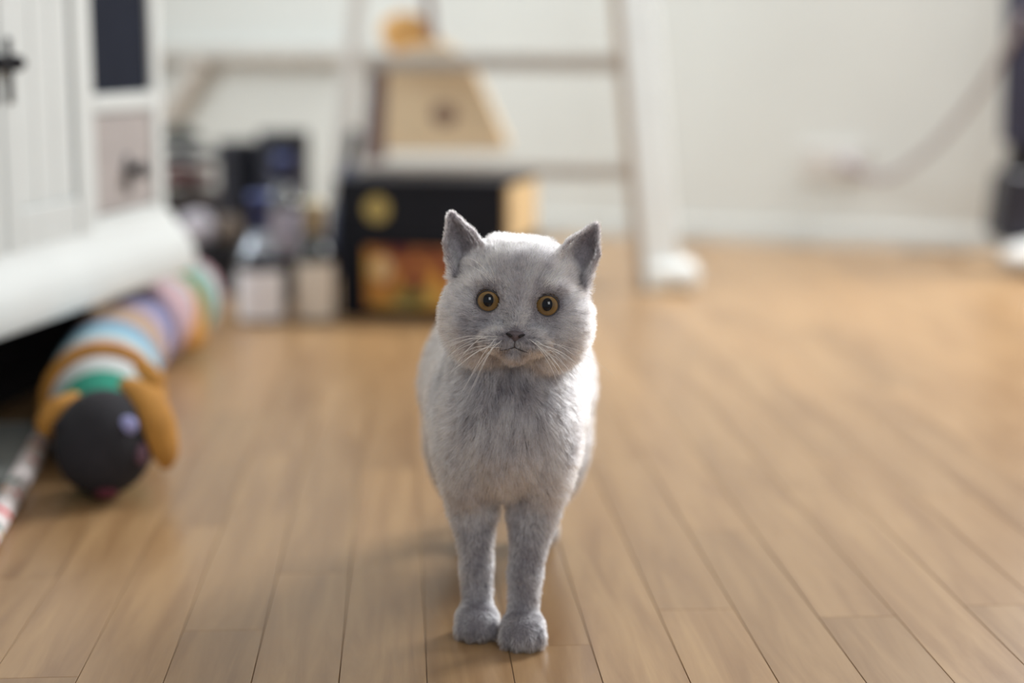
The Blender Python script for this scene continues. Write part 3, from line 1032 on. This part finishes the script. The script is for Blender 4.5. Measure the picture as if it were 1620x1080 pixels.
def ell(F, c, r, k, R=None, sub=False):
    c = np.asarray(c, float); r = np.asarray(r, float)
    sl, X, Y, Z = block(c, r.max() + k + 0.6)
    dx, dy, dz = X - c[0], Y - c[1], Z - c[2]
    if R is not None:
        dx, dy, dz = (R[0, 0] * dx + R[0, 1] * dy + R[0, 2] * dz, R[1, 0] * dx + R[1, 1] * dy + R[1, 2] * dz, R[2, 0] * dx + R[2, 1] * dy + R[2, 2] * dz)
    k0 = np.sqrt((dx / r[0]) ** 2 + (dy / r[1]) ** 2 + (dz / r[2]) ** 2)
    k1 = np.sqrt((dx / r[0] ** 2) ** 2 + (dy / r[1] ** 2) ** 2 + (dz / r[2] ** 2) ** 2) + 1e-6
    d = k0 * (k0 - 1) / k1
    F[sl] = -smin(-F[sl], d, k) if sub else smin(F[sl], d, k)


def cone(F, a, b, ra, rb, k, sub=False):
    a = np.asarray(a, float); b = np.asarray(b, float)
    c = (a + b) / 2
    ext = np.abs(b - a) / 2 + max(ra, rb) + k + 0.6
    sl, X, Y, Z = block(c, ext)
    ab = b - a; L2 = ab.dot(ab)
    t = np.clip(((X - a[0]) * ab[0] + (Y - a[1]) * ab[1] + (Z - a[2]) * ab[2]) / L2, 0, 1)
    d = np.sqrt((X - a[0] - t * ab[0]) ** 2 + (Y - a[1] - t * ab[1]) ** 2 + (Z - a[2] - t * ab[2]) ** 2) - (ra + (rb - ra) * t)
    F[sl] = -smin(-F[sl], d, k) if sub else smin(F[sl], d, k)


# --- trunk
T = new_field()
cone(T, (0.3, 6.0, 25.0), (-0.3, 5.2, 17.5), 3.9, 4.7, 1.2)
ell(T, (-0.4, 4.6, 16.4), (4.3, 4.2, 4.8), 1.5)
ell(T, (-0.7, 5.2, 13.6), (2.6, 3.0, 2.6), 1.2)
ell(T, (-3.25, 5.0, 14.8), (1.8, 3.2, 4.4), 1.2)
ell(T, (2.5, 5.0, 14.8), (1.8, 3.2, 4.4), 1.2)
cone(T, (-0.4, 9, 17.0), (-0.4, 19, 17.0), 5.8, 6.7, 2.0)
ell(T, (-0.4, 20.5, 16.2), (6.6, 7.5, 6.0), 2.0)
ell(T, (-0.4, 25.0, 17.0), (6.6, 7.5, 7.0), 2.0)
for sx in (-1, 1):
    ell(T, (-0.4 + sx * 4.7, 26, 11), (2.4, 5.0, 6.0), 1.4)
    cone(T, (-0.4 + sx * 4.6, 28.5, 8.0), (-0.4 + sx * 3.7, 32, 5.6), 2.2, 1.35, 1.0)
    cone(T, (-0.4 + sx * 3.7, 32, 5.6), (-0.4 + sx * 3.0, 30.4, 1.8), 1.3, 1.2, 0.7)
    ell(T, (-0.4 + sx * 3.0, 28.8, 1.35), (1.6, 2.6, 1.35), 0.7)
for a, b, ra, rb in (((-.4, 31, 19), (-.4, 36.5, 15), 1.7, 1.5), ((-.4, 36.5, 15), (0.3, 39, 9), 1.5, 1.35), ((0.3, 39, 9), (1.5, 40.5, 4.2), 1.35, 1.2)):
    cone(T, a, b, ra, rb, 0.8)
# --- fore legs, each its own field so that they stay apart
LEG = []
for chain, paw in ((((-3.2, 5.2, 14.2, 2.3), (-2.95, 5.9, 9.6, 1.62), (-2.72, 5.5, 5.0, 1.08), (-2.68, 5.2, 2.4, 1.06)), (-2.68, 4.35, 1.28)),
                   (((2.3, 5.0, 14.2, 2.3), (1.62, 5.2, 9.6, 1.66), (1.0, 3.9, 5.0, 1.10), (0.86, 3.4, 2.4, 1.08)), (0.82, 2.45, 1.28))):
    F = new_field()
    for p, q_ in zip(chain[:-1], chain[1:]):
        cone(F, p[:3], q_[:3], p[3], q_[3], 0.5)
    ell(F, paw, (1.62, 2.2, 1.26), 0.5)
    for dx, dy, s in ((-1.22, -1.2, 0.9), (-0.43, -1.72, 1.0), (0.43, -1.72, 1.0), (1.22, -1.2, 0.9)):
        ell(F, (paw[0] + dx, paw[1] + dy, 0.82), (0.52 * s, 0.78, 0.84), 0.16)
    LEG.append(F)
BODY = smin(T, np.minimum(LEG[0], LEG[1]), 1.0)
# --- head
Hd = new_field()


def hell(c, r, k, tilt=None, sub=False):
    ell(Hd, h2c(c), r, k, HR, sub)


hell((0, 0.25, -4.3), (4.5, 4.15, 4.5), 0.8)
hell((0, 2.2, -2.7), (3.2, 2.0, 2.5), 0.8)
for sx in (-1, 1):
    hell((sx * 1.95, 2.65, -4.4), (2.0, 1.7, 2.5), 1.0)
hell((0, -0.6, -1.95), (3.5, 3.2, 2.15), 0.8)
for sx in (-1, 1):
    hell((sx * 2.85, -1.1, -2.9), (2.2, 2.7, 2.8), 0.9)
    hell((sx * 2.45, -2.35, -2.5), (2.1, 2.05, 2.3), 0.9)
    hell((sx * 1.12, -2.72, 0.25), (1.42, 0.95, 1.15), 0.45)
    hell((sx * 2.2, 1.25, -0.95), (1.3, 0.55, 0.85), 0.5)
cone(Hd, h2c((0, 1.0, -0.75)), h2c((0, -1.75, 0.62)), 0.75, 0.62, 0.6)
hell((0, -3.52, 0.02), (1.05, 0.72, 0.95), 0.4)
# mouth groove
cone(Hd, h2c((0, -2.5, 1.55)), h2c((0, -3.12, 1.45)), 0.08, 0.10, 0.12, True)
for sx in (-1, 1):
    cone(Hd, h2c((sx * 2.13, 0.0, -1.6)), h2c((sx * 2.13, 0.0, 1.5)), 0.80, 0.80, 0.18, True)
BODY = smin(BODY, Hd, 1.3)
# --- ears: a curved shell of rays from the tip to an arc at the base
EARF = new_field()
for sx in (-1, 1):
    tip = np.array([sx * 5.28, 6.2, -3.7])
    A = np.array([sx * 2.1, 2.95, -1.25]); Bk = np.array([sx * 3.9, 2.6, -5.0]); O = np.array([sx * 4.75, 1.6, -2.7])
    n = 13
    for k in range(n):
        t = k / (n - 1)
        base = (1 - t) ** 2 * A + 2 * t * (1 - t) * (2 * Bk - 0.5 * (A + O)) * 1.0 + t * t * O
        # rounded tip and slightly convex edges
        tp = tip + np.array([sx * (t - 0.55) * 0.45, -abs(t - 0.5) * 0.25, 0])
        mid = (tp + base) / 2
        if k == 0: mid = mid + np.array([-sx * 0.10, 0.30, 0.12])
        elif k == n - 1: mid = mid + np.array([sx * 0.55, 0.1, 0.1])
        else: mid = mid + np.array([sx * 0.55 * t, 0.30 * (1 - t), -0.32])
        cone(EARF, h2c(tp), h2c(mid), 0.11, 0.14, 0.10)
        cone(EARF, h2c(mid), h2c(base), 0.14, 0.24, 0.10)
BODY = smin(BODY, EARF, 0.55)
del T, LEG, Hd, EARF


def surface_nets(D):
    s = D < 0
    nx, ny, nz = D.shape
    c = np.zeros((nx - 1, ny - 1, nz - 1), np.uint8)
    for a in (0, 1):
        for b in (0, 1):
            for d in (0, 1):
                c += s[a:nx - 1 + a, b:ny - 1 + b, d:nz - 1 + d]
    act = (c > 0) & (c < 8)
    idx = np.full(act.shape, -1, np.int64)
    I = np.argwhere(act)
    idx[act] = np.arange(len(I))
    acc = np.zeros((len(I), 3)); cnt = np.zeros(len(I))
    corners = [(a, b, d) for a in (0, 1) for b in (0, 1) for d in (0, 1)]
    for ax in range(3):
        for p in corners:
            if p[ax] == 1: continue
            q = list(p); q[ax] = 1
            v0_ = D[I[:, 0] + p[0], I[:, 1] + p[1], I[:, 2] + p[2]].astype(float)
            v1_ = D[I[:, 0] + q[0], I[:, 1] + q[1], I[:, 2] + q[2]].astype(float)
            cr = (v0_ < 0) != (v1_ < 0)
            t = np.where(cr, v0_ / np.where(v0_ == v1_, 1, v0_ - v1_), 0)
            P = np.tile(np.array(p, float), (len(I), 1)); P[:, ax] += t
            acc[cr] += P[cr]; cnt[cr] += 1
    V = lo3 + (I + acc / cnt[:, None]) * H_
    faces = []
    for ax in range(3):
        o1, o2 = [(1, 2), (2, 0), (0, 1)][ax]
        A_ = np.take(s, np.arange(s.shape[ax] - 1), ax); B_ = np.take(s, np.arange(1, s.shape[ax]), ax)
        ed = np.argwhere(A_ != B_)
        ok = (ed[:, o1] > 0) & (ed[:, o2] > 0) & (ed[:, o1] < D.shape[o1] - 1) & (ed[:, o2] < D.shape[o2] - 1)
        ed = ed[ok]
        ins = s[ed[:, 0], ed[:, 1], ed[:, 2]]

        def cell(d1, d2):
            q = ed.copy(); q[:, o1] += d1; q[:, o2] += d2
            return idx[q[:, 0], q[:, 1], q[:, 2]]
        Q = np.stack([cell(-1, -1), cell(0, -1), cell(0, 0), cell(-1, 0)], 1)
        Q[~ins] = Q[~ins][:, ::-1]
        faces.append(Q)
    return V, np.concatenate(faces)


CV, CF = surface_nets(BODY)
# drop the eye-socket interiors' stray islands is not needed: the field is one solid
fa, fb_, fc, fd = (CV[CF[:, k]] for k in range(4))
fn = np.cross(fc - fa, fd - fb_)
far = np.linalg.norm(fn, axis=1) / 2
VN = np.zeros_like(CV)
for k in range(4):
    np.add.at(VN, CF[:, k], fn)
VN /= np.linalg.norm(VN, axis=1)[:, None] + 1e-9

cat = empty('cat', (0, CAT_Y, 0))
tag(cat, 'grey short-haired cat with amber eyes standing on the wooden floor facing the viewer', 'cat')
M_skin = mat('grey_cat_skin', (112, 108, 114), 0.9, 0.1, 60)


def cmesh(name, V, F, m, parent):
    me = bpy.data.meshes.new(name)
    me.from_pydata((np.asarray(V) * 0.01).tolist(), [], F if isinstance(F, list) else F.tolist())
    me.materials.append(m)
    me.polygons.foreach_set('use_smooth', [True] * len(me.polygons))
    me.update()
    o = bpy.data.objects.new(name, me); COL.objects.link(o); o.parent = parent
    return o


body = cmesh('body', CV, CF, M_skin, cat)

# head coordinates of every skin vertex, for placing the features on the skin
HV = (CV - E) @ HR.T


def surf_w(u, v, rad_=0.22):
    m_ = ((HV[:, 0] - u) ** 2 + (HV[:, 1] - v) ** 2 < rad_ ** 2)
    return HV[m_, 2].max() if m_.any() else 0.0


# --- eyes
def eye_mats():
    m, nt, p = new_mat('amber_iris')
    L = nt.links
    at = nt.nodes.new('ShaderNodeAttribute'); at.attribute_name = 'radial'
    ang = nt.nodes.new('ShaderNodeAttribute'); ang.attribute_name = 'around'
    r = nt.nodes.new('ShaderNodeValToRGB')
    e = r.color_ramp.elements
    e[0].position = 0.0; e[0].color = lin((96, 74, 34)) + (1,)
    e[1].position = 1.0; e[1].color = lin((16, 13, 14)) + (1,)
    for ps_, c_ in ((0.45, (100, 78, 44)), (0.58, (126, 99, 58)), (0.72, (138, 108, 62)), (0.82, (100, 76, 42)), (0.90, (84, 60, 34))):
        x = e.new(ps_); x.color = lin(c_) + (1,)
    nz = nt.nodes.new('ShaderNodeTexNoise'); nz.noise_dimensions = '2D'; nz.inputs['Scale'].default_value = 1.0
    cmb = nt.nodes.new('ShaderNodeCombineXYZ')
    ml = nt.nodes.new('ShaderNodeMath'); ml.operation = 'MULTIPLY'; ml.inputs[1].default_value = 14
    L.new(ang.outputs['Fac'], ml.inputs[0]); L.new(ml.outputs[0], cmb.inputs['X'])
    m2_ = nt.nodes.new('ShaderNodeMath'); m2_.operation = 'MULTIPLY'; m2_.inputs[1].default_value = 3
    L.new(at.outputs['Fac'], m2_.inputs[0]); L.new(m2_.outputs[0], cmb.inputs['Y'])
    L.new(cmb.outputs[0], nz.inputs['Vector'])
    mr = nt.nodes.new('ShaderNodeMapRange'); mr.inputs['To Min'].default_value = -0.05; mr.inputs['To Max'].default_value = 0.05
    L.new(nz.outputs['Fac'], mr.inputs['Value'])
    ad = nt.nodes.new('ShaderNodeMath'); L.new(at.outputs['Fac'], ad.inputs[0]); L.new(mr.outputs[0], ad.inputs[1])
    L.new(ad.outputs[0], r.inputs['Fac'])
    L.new(r.outputs['Color'], p.inputs['Base Color'])
    p.inputs['Roughness'].default_value = 0.25
    p.inputs['Coat Weight'].default_value = 0.5; p.inputs['Coat Roughness'].default_value = 0.02
    m2, nt2, p2 = new_mat('pupil_black')
    p2.inputs['Base Color'].default_value = (0.004, 0.005, 0.008, 1)
    p2.inputs['Roughness'].default_value = 0.05; p2.inputs['Specular IOR Level'].default_value = 0.35
    return m, m2


M_iris, M_pupil = eye_mats()
M_lid = mat('dark_eyelid_skin', (44, 40, 44), 0.45, 0.1, 80)
ER, EW = 1.02, -0.86


def cap_mesh(R, rx, ry, rings=14, seg=40, lift=0.0, centre=(0, 0)):
    V = [(centre[0], centre[1], math.sqrt(R * R - centre[0] ** 2 - centre[1] ** 2) + lift)]; rad_ = [0.0]; an = [0.0]
    for i in range(1, rings + 1):
        for k in range(seg):
            a = 2 * PI * k / seg
            x = rx * i / rings * math.cos(a) + centre[0]; y = ry * i / rings * math.sin(a) + centre[1]
            V.append((x, y, math.sqrt(max(0, R * R - x * x - y * y)) + lift)); rad_.append(i / rings); an.append(k / seg)
    F = [[0, 1 + k, 1 + (k + 1) % seg] for k in range(seg)]
    for i in range(rings - 1):
        for k in range(seg):
            a = 1 + i * seg + k; b = 1 + i * seg + (k + 1) % seg
            F.append([a, a + seg, b + seg, b])
    return V, F, rad_, an


for sx in (-1, 1):
    ec = np.array([sx * 2.13, 0.0, EW])
    V, F, rd, an = cap_mesh(ER, 0.97, 0.97)
    V = [h2c(ec + np.array(v)) for v in V]
    eye = cmesh('eye', V, F, M_iris, cat)
    for nm_, dat in (('radial', rd), ('around', an)):
        at = eye.data.attributes.new(nm_, 'FLOAT', 'POINT'); at.data.foreach_set('value', np.array(dat, np.float32))
    V, F, _, _ = cap_mesh(ER + 0.006, 0.37, 0.47, 8, 32, 0.004, (-sx * 0.02, 0.05))
    cmesh('pupil', [h2c(ec + np.array(v)) for v in V], F, M_pupil, eye)
    # lid rim: almond ring hugging the eyeball
    q = BM()
    pts = []
    for k in range(41):
        a = 2 * PI * k / 40
        x = 0.80 * math.cos(a); y = 0.78 * math.sin(a) * (0.93 if math.sin(a) > 0 else 1.0)
        inner_corner = max(0, -sx * math.cos(a)) ** 8
        x += -sx * 0.16 * inner_corner; y -= 0.22 * inner_corner
        pts.append(h2c(ec + np.array([x, y, math.sqrt(max(0.05, ER * ER - x * x - y * y)) + 0.02])) * 0.01)
    add_tube(q, [Vector(p) for p in pts], 0.0007, 8, cap=False)
    lid = obj('eyelid', q, M_lid, cat, smooth=True)

# --- nose leather, nostrils, mouth line
M_nose = mat('mauve_grey_nose_leather', (92, 84, 90), 0.5, 0.08, 120, 0.3, 900)
M_mouth = mat('dark_lip', (58, 52, 56), 0.6, 0.1, 60)
M_nostril = mat('nostril_dark', (26, 22, 24), 0.7, 0.1, 60)
wN = surf_w(0, -2.2)
V = []; F = []
nr, ns = 7, 28
V.append((0, -2.22, wN + 0.30))
for i in range(1, nr + 1):
    for k in range(ns):
        a = 2 * PI * k / ns
        x = math.cos(a); y = math.sin(a)
        # rounded triangle: broad above, pointed below
        hw = 0.66 if y > 0 else 0.66 * (1 + y) ** 0.75 + 0.05
        px_ = hw * (1 if abs(x) < 1e-6 else 1) * x if y > 0 else x * (0.66 + 0.52 * y)
        py_ = 0.30 * y if y > 0 else 0.56 * y
        s_ = i / nr
        V.append((px_ * s_, -2.22 + py_ * s_, wN + 0.30 - 0.42 * s_ ** 2.6))
F += [[0, 1 + k, 1 + (k + 1) % ns] for k in range(ns)]
for i in range(nr - 1):
    for k in range(ns):
        a = 1 + i * ns + k; b = 1 + i * ns + (k + 1) % ns
        F.append([a, a + ns, b + ns, b])
nose = cmesh('nose', [h2c(v) for v in V], F, M_nose, cat)
for sx in (-1, 1):
    q = BM()
    pts = [h2c(np.array(p)) * 0.01 for p in ((sx * 0.24, -2.40, wN + 0.20), (sx * 0.42, -2.28, wN + 0.17), (sx * 0.66, -2.20, wN - 0.02))]
    add_tube(q, spline([Vector(p) for p in pts], 8), [0.0006, 0.0009, 0.0011, 0.0011, 0.0010, 0.0009, 0.0008, 0.0006, 0.0004], 8)
    obj('nostril', q, M_nostril, nose, smooth=True)
q = BM()
ml_pts = [(0, -2.70), (0, -2.95), (0, -3.16)]
add_tube(q, [Vector(h2c((u, v, surf_w(u, v, 0.14) + 0.12)) * 0.01) for u, v in ml_pts], [0.0004, 0.0004, 0.0005], 6)
for sx in (-1, 1):
    pr_ = [(0, -3.14), (sx * 0.35, -3.28), (sx * 0.6, -3.36), (sx * 0.85, -3.42), (sx * 1.05, -3.47)]
    add_tube(q, spline([Vector(h2c((u, v, surf_w(u, v, 0.16) + 0.06)) * 0.01) for u, v in pr_], 14), [0.00035] * 8 + [0.0003, 0.0003, 0.00025, 0.0002, 0.00015, 0.0001, 0.00008], 6)
obj('mouth', q, M_mouth, cat, smooth=True)


# --- fur
def vnoise(P, f, seed):
    """smooth vector noise from sines, in [-1, 1]"""
    r_ = np.random.default_rng(seed)
    out = np.zeros((len(P), 3))
    for k in range(3):
        for j in range(4):
            d = r_.normal(size=3); d = d / np.linalg.norm(d) * f * r_.uniform(0.6, 1.6)
            out[:, k] += np.sin(P @ d + r_.uniform(0, 6.28))
    return out / 2.4


def sstep(a, b, x):
    t = np.clip((x - a) / (b - a), 0, 1)
    return t * t * (3 - 2 * t)


fcent = (fa + fb_ + fc + fd) / 4
fnn = fn / (np.linalg.norm(fn, axis=1)[:, None] + 1e-9)
fh = (fcent - E) @ HR.T
to_cam = np.array([0, -CAT_Y * 100, CAM_H * 100]) - fcent
to_cam /= np.linalg.norm(to_cam, axis=1)[:, None]
facing = (fnn * to_cam).sum(1)
headw = sstep(-5.2, -3.6, fh[:, 1]) * sstep(-9, -7, fh[:, 2])
dens = far * (0.22 + 0.78 * sstep(-0.35, 0.0, facing)) * (1 + 2.0 * headw) * (1 - 0.75 * sstep(9, 16, fcent[:, 1]))
for sx in (-1, 1):
    de = np.hypot(fh[:, 0] - sx * 2.13, fh[:, 1])
    dens *= np.where((fh[:, 2] > -2.5), sstep(0.86, 0.92, de), 1)
dn = np.hypot(fh[:, 0] / 0.60, (fh[:, 1] + 2.28) / 0.36)
dens *= np.where(fh[:, 2] > 0, sstep(0.95, 1.05, dn), 1)
dens *= (fcent[:, 2] > 0.25)
NH = 270000
pick = rng.choice(len(CF), NH, p=dens / dens.sum())
ra_, rb_ = rng.random(NH), rng.random(NH)
P = ((1 - ra_) * (1 - rb_))[:, None] * fa[pick] + (ra_ * (1 - rb_))[:, None] * fb_[pick] + (ra_ * rb_)[:, None] * fc[pick] + ((1 - ra_) * rb_)[:, None] * fd[pick]
wq = np.stack([(1 - ra_) * (1 - rb_), ra_ * (1 - rb_), ra_ * rb_, (1 - ra_) * rb_], 1)
N = sum(VN[CF[pick, k]] * wq[:, k:k + 1] for k in range(4))
N /= np.linalg.norm(N, axis=1)[:, None] + 1e-9
Ph = (P - E) @ HR.T; Nh = N @ HR.T
hw_ = sstep(-5.2, -3.8, Ph[:, 1]) * sstep(-9, -7, Ph[:, 2])
u, v, w = Ph[:, 0], Ph[:, 1], Ph[:, 2]
# ears: everything that stands off the skull near the tips
earw = sstep(2.4, 3.4, v) * sstep(2.2, 3.0, np.abs(u)) * sstep(4.55, 4.95, np.sqrt((u / 1.02) ** 2 + (v - 0.35) ** 2 + ((w + 4.3) / 1.05) ** 2))
ear_in = earw * (Nh[:, 2] > 0.12)
# flow
fl_body = np.stack([0.10 * np.sign(P[:, 0] + 0.4) * sstep(0, 3, np.abs(P[:, 0] + 0.4)), np.full(NH, 0.75), np.full(NH, -0.75)], 1)
legw = sstep(12, 8, P[:, 2])
fl_body = fl_body * (1 - legw)[:, None] + np.array([0, 0.12, -1.0]) * legw[:, None]
fl_body[:, 2] -= 0.7 * sstep(6, 1, P[:, 1])
rh = np.stack([u, v + 1.9, 0 * u], 1)
rh /= np.linalg.norm(rh, axis=1)[:, None] + 1e-6
rh[:, 2] = -0.55
rh[:, 1] += 0.25 * sstep(1, 3, v)
below = sstep(-2.6, -3.4, v)
rh[:, 1] -= 0.9 * below
for sx in (-1, 1):                                    # away from the eye
    d_ = np.stack([u - sx * 2.13, v], 1); L_ = np.linalg.norm(d_, axis=1) + 1e-6
    wgt = sstep(1.5, 0.85, L_)[:, None] * 1.3
    rh[:, :2] += d_ / L_[:, None] * wgt
fl_head = rh @ HR
up_ear = (np.array([0, 1.0, 0.1]) @ HR)
fl_head = fl_head * (1 - earw)[:, None] + (up_ear[None, :] + np.stack([np.sign(u) * 0.08, 0 * u, 0 * u], 1) @ HR) * earw[:, None]
FL = fl_body * (1 - hw_)[:, None] + fl_head * hw_[:, None]
FL += 0.45 * vnoise(P, 1.1, 3) + 0.22 * vnoise(P, 4.0, 4)
FL -= N * (FL * N).sum(1)[:, None]
FL /= np.linalg.norm(FL, axis=1)[:, None] + 1e-6
# length in cm
dnose = np.sqrt(u ** 2 + (v + 2.1) ** 2 + (w - 1.2) ** 2)
len_head = 0.20 + 0.62 * sstep(0.5, 6.0, dnose) + 0.14 * sstep(3.5, 5.5, np.abs(u)) * sstep(2.5, 0, v)
for sx in (-1, 1):
    L_ = np.hypot(u - sx * 2.13, v)
    len_head = np.where(w > -2.5, len_head * (0.42 + 0.58 * sstep(0.85, 2.0, L_)), len_head)
len_head = len_head * (1 - 0.45 * sstep(1.7, 2.4, np.abs(u)) * sstep(2.2, 3.0, v) * (1 - earw))
len_head = len_head * (1 - 0.45 * sstep(3.6, 4.4, np.abs(u)) * sstep(1.0, 1.8, v) * (1 - earw))
len_head = len_head * (1 - 0.66 * earw)
len_body = 0.85 + 0.35 * sstep(22, 17, P[:, 2]) * sstep(3, 0, P[:, 1])
len_body = len_body * (1 - 0.55 * sstep(11.5, 7, P[:, 2])) * (1 - 0.3 * sstep(4, 2, P[:, 2]))
LEN = (len_body * (1 - hw_) + len_head * hw_) * rng.uniform(0.70, 1.15, NH)
LIFT = 0.50 * (1 - hw_) + 0.50 * hw_ - 0.22 * hw_ * sstep(3.5, 1.0, dnose) - 0.15 * earw
LIFT = LIFT + 0.10 * rng.normal(size=NH)
D0 = N * LIFT[:, None] + FL * (1 - LIFT)[:, None] + 0.12 * rng.normal(size=(NH, 3)) + 0.20 * vnoise(P, 7.0, 9)
D0 /= np.linalg.norm(D0, axis=1)[:, None]
bend = FL * 0.30 + np.array([0, 0, -0.08])
pts = np.zeros((NH, 4, 3), np.float32)
for k, t in enumerate((0, 0.34, 0.68, 1.0)):
    pts[:, k] = P + (D0 * t + bend * t * t) * LEN[:, None] / 1.06
pts[:, :, 2] = np.maximum(pts[:, :, 2], 0.05)
# colour: blue-grey with the coat's ghost markings and painted shading under the mouth
base = np.array(lin((196, 193, 202)))
n1 = vnoise(P, 0.55, 21)[:, 0]; n2 = vnoise(P, 2.2, 22)[:, 1]; n3 = vnoise(P * np.array([1, 1, 0.35]), 5.5, 23)[:, 2]
val = 0.97 + 0.14 * n1 + 0.22 * n2 + 0.34 * n3
val *= rng.uniform(0.38, 1.62, NH)
# darker brow strokes, ear-base tufts, whisker-spot rows
for sx in (-1, 1):
    val *= 1 - 0.38 * hw_ * np.exp(-(((u - sx * 1.05 - sx * 0.1 * v) / 0.22) ** 2 + ((v - 1.3) / 0.9) ** 2))
    val *= 1 - 0.50 * hw_ * np.exp(-(((u - sx * 4.3) / 0.6) ** 2 + ((v - 1.8) / 0.5) ** 2))
    val *= 1 - 0.45 * hw_ * np.exp(-(((u - sx * 1.28) / 0.20) ** 2 + ((v + 0.75) / 0.5) ** 2))
    val *= 1 - 0.16 * hw_ * np.exp(-(((u - sx * 3.0) / 1.2) ** 2 + ((v + 1.5) / 0.5) ** 2))
    for r_i, (vv, us) in enumerate(((-2.42, (0.85, 1.2, 1.55, 1.9)), (-2.75, (0.75, 1.1, 1.5, 1.95, 2.3)), (-3.08, (0.9, 1.3, 1.7, 2.1)))):
        for uu in us:
            val *= 1 - 0.92 * (w > -0.9) * np.exp(-(((u - sx * uu) / 0.15) ** 2 + ((v - vv + 0.10 * (uu - 1.5)) / 0.10) ** 2))
val *= 1 - 0.50 * hw_ * np.exp(-((u / 1.0) ** 2 + ((v + 3.45) / 0.30) ** 2)) * (w > -0.5)  # shading below the mouth, painted into the fur
val *= 1 + 0.25 * hw_ * np.exp(-(((u) / 0.9) ** 2 + ((v - 4.2) / 1.0) ** 2))
val *= 1 + 0.28 * hw_ * np.exp(-(((np.abs(u) - 1.1) / 0.9) ** 2 + ((v + 1.6) / 0.6) ** 2)) * (w > -1)
for zc, am in ((8.7, 0.36), (11.8, 0.30), (6.6, 0.16)):
    val *= 1 - am * (1 - hw_) * np.exp(-((P[:, 2] - zc + 0.5 * n1 + 0.25 * n2) / 0.45) ** 2) * sstep(14, 10, P[:, 1])
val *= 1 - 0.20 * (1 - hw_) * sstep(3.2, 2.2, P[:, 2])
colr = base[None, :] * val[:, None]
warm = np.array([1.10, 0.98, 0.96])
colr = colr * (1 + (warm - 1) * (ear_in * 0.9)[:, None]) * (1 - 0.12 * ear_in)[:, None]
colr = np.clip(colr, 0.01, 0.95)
fc_ = bpy.data.hair_curves.new('fur')
fc_.add_curves([4] * NH)
fc_.attributes['position'].data.foreach_set('vector', (pts * 0.01).reshape(-1))
rr_ = np.tile(np.array([0.00011, 0.000125, 0.00009, 0.000025], np.float32), NH)
ra2 = fc_.attributes.get('radius') or fc_.attributes.new('radius', 'FLOAT', 'POINT')
ra2.data.foreach_set('value', rr_)
ca = fc_.attributes.new('coat', 'FLOAT_COLOR', 'CURVE')
ca.data.foreach_set('color', np.concatenate([colr, np.ones((NH, 1))], 1).astype(np.float32).reshape(-1))
M_fur = bpy.data.materials.new('cat_fur'); M_fur.use_nodes = True
nt = M_fur.node_tree
nt.nodes.remove(nt.nodes['Principled BSDF'])
hb_ = nt.nodes.new('ShaderNodeBsdfHairPrincipled')
hb_.parametrization = 'COLOR'
at = nt.nodes.new('ShaderNodeAttribute'); at.attribute_name = 'coat'
hi_ = nt.nodes.new('ShaderNodeHairInfo')
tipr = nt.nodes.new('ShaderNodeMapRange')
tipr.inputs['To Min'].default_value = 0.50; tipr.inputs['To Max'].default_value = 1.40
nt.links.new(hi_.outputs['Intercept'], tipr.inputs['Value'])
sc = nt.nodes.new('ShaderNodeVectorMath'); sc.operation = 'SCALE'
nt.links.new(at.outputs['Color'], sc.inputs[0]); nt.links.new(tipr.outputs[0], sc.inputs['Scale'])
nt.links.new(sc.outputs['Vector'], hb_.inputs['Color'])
hb_.inputs['Roughness'].default_value = 0.42
hb_.inputs['Radial Roughness'].default_value = 0.55
nt.links.new(hb_.outputs[0], nt.nodes['Material Output'].inputs['Surface'])
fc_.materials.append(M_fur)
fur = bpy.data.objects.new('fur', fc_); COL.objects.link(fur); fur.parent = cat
fur['kind'] = 'stuff'

# --- whiskers and brow hairs, each a part
M_whisk = mat('white_whisker', (236, 234, 232), 0.35, 0.02, 10)
wr = random.Random(5)


def whisker(pts_, r0):
    q = BM()
    s_ = spline([Vector(np.asarray(p) * 0.01) for p in pts_], 12)
    add_tube(q, s_, [r0 * (1 - 0.85 * i / 12) for i in range(13)], 5)
    obj('whisker', q, M_whisk, cat, smooth=True)


for sx in (-1, 1):
    for i in range(14):
        uu = sx * wr.uniform(0.9, 2.3); vv = wr.uniform(-3.25, -2.4)
        ww = surf_w(uu, vv) - 0.05
        L_ = wr.uniform(3.0, 5.4)
        aim = wr.uniform(-1.2, -0.15)                 # droop angle below the horizontal
        d_ = np.array([sx * math.cos(aim), math.sin(aim), wr.uniform(0.1, 0.45)])
        p0_ = np.array([uu, vv, ww]); p3 = p0_ + d_ * L_ + np.array([0, -0.30 * L_ * wr.uniform(0.3, 1.0), -0.1 * L_])
        p1_ = p0_ + d_ * L_ * 0.35 + np.array([0, 0.03 * L_, 0.1]); p2_ = p0_ + d_ * L_ * 0.7 + np.array([0, -0.05 * L_, 0.05])
        whisker([h2c(p) for p in (p0_, p1_, p2_, p3)], 0.00019)
    for i in range(6):
        uu = sx * wr.uniform(1.55, 2.1); vv = wr.uniform(1.15, 1.5)
        ww = surf_w(uu, vv)
        L_ = wr.uniform(1.8, 3.4); aim = wr.uniform(0.35, 1.1)
        d_ = np.array([sx * math.cos(aim), math.sin(aim), 0.25])
        p0_ = np.array([uu, vv, ww])
        whisker([h2c(p) for p in (p0_, p0_ + d_ * L_ * 0.35 + np.array([0, 0.10 * L_, 0]), p0_ + d_ * L_ * 0.7 + np.array([0, 0.10 * L_, 0]), p0_ + d_ * L_)], 0.00017)
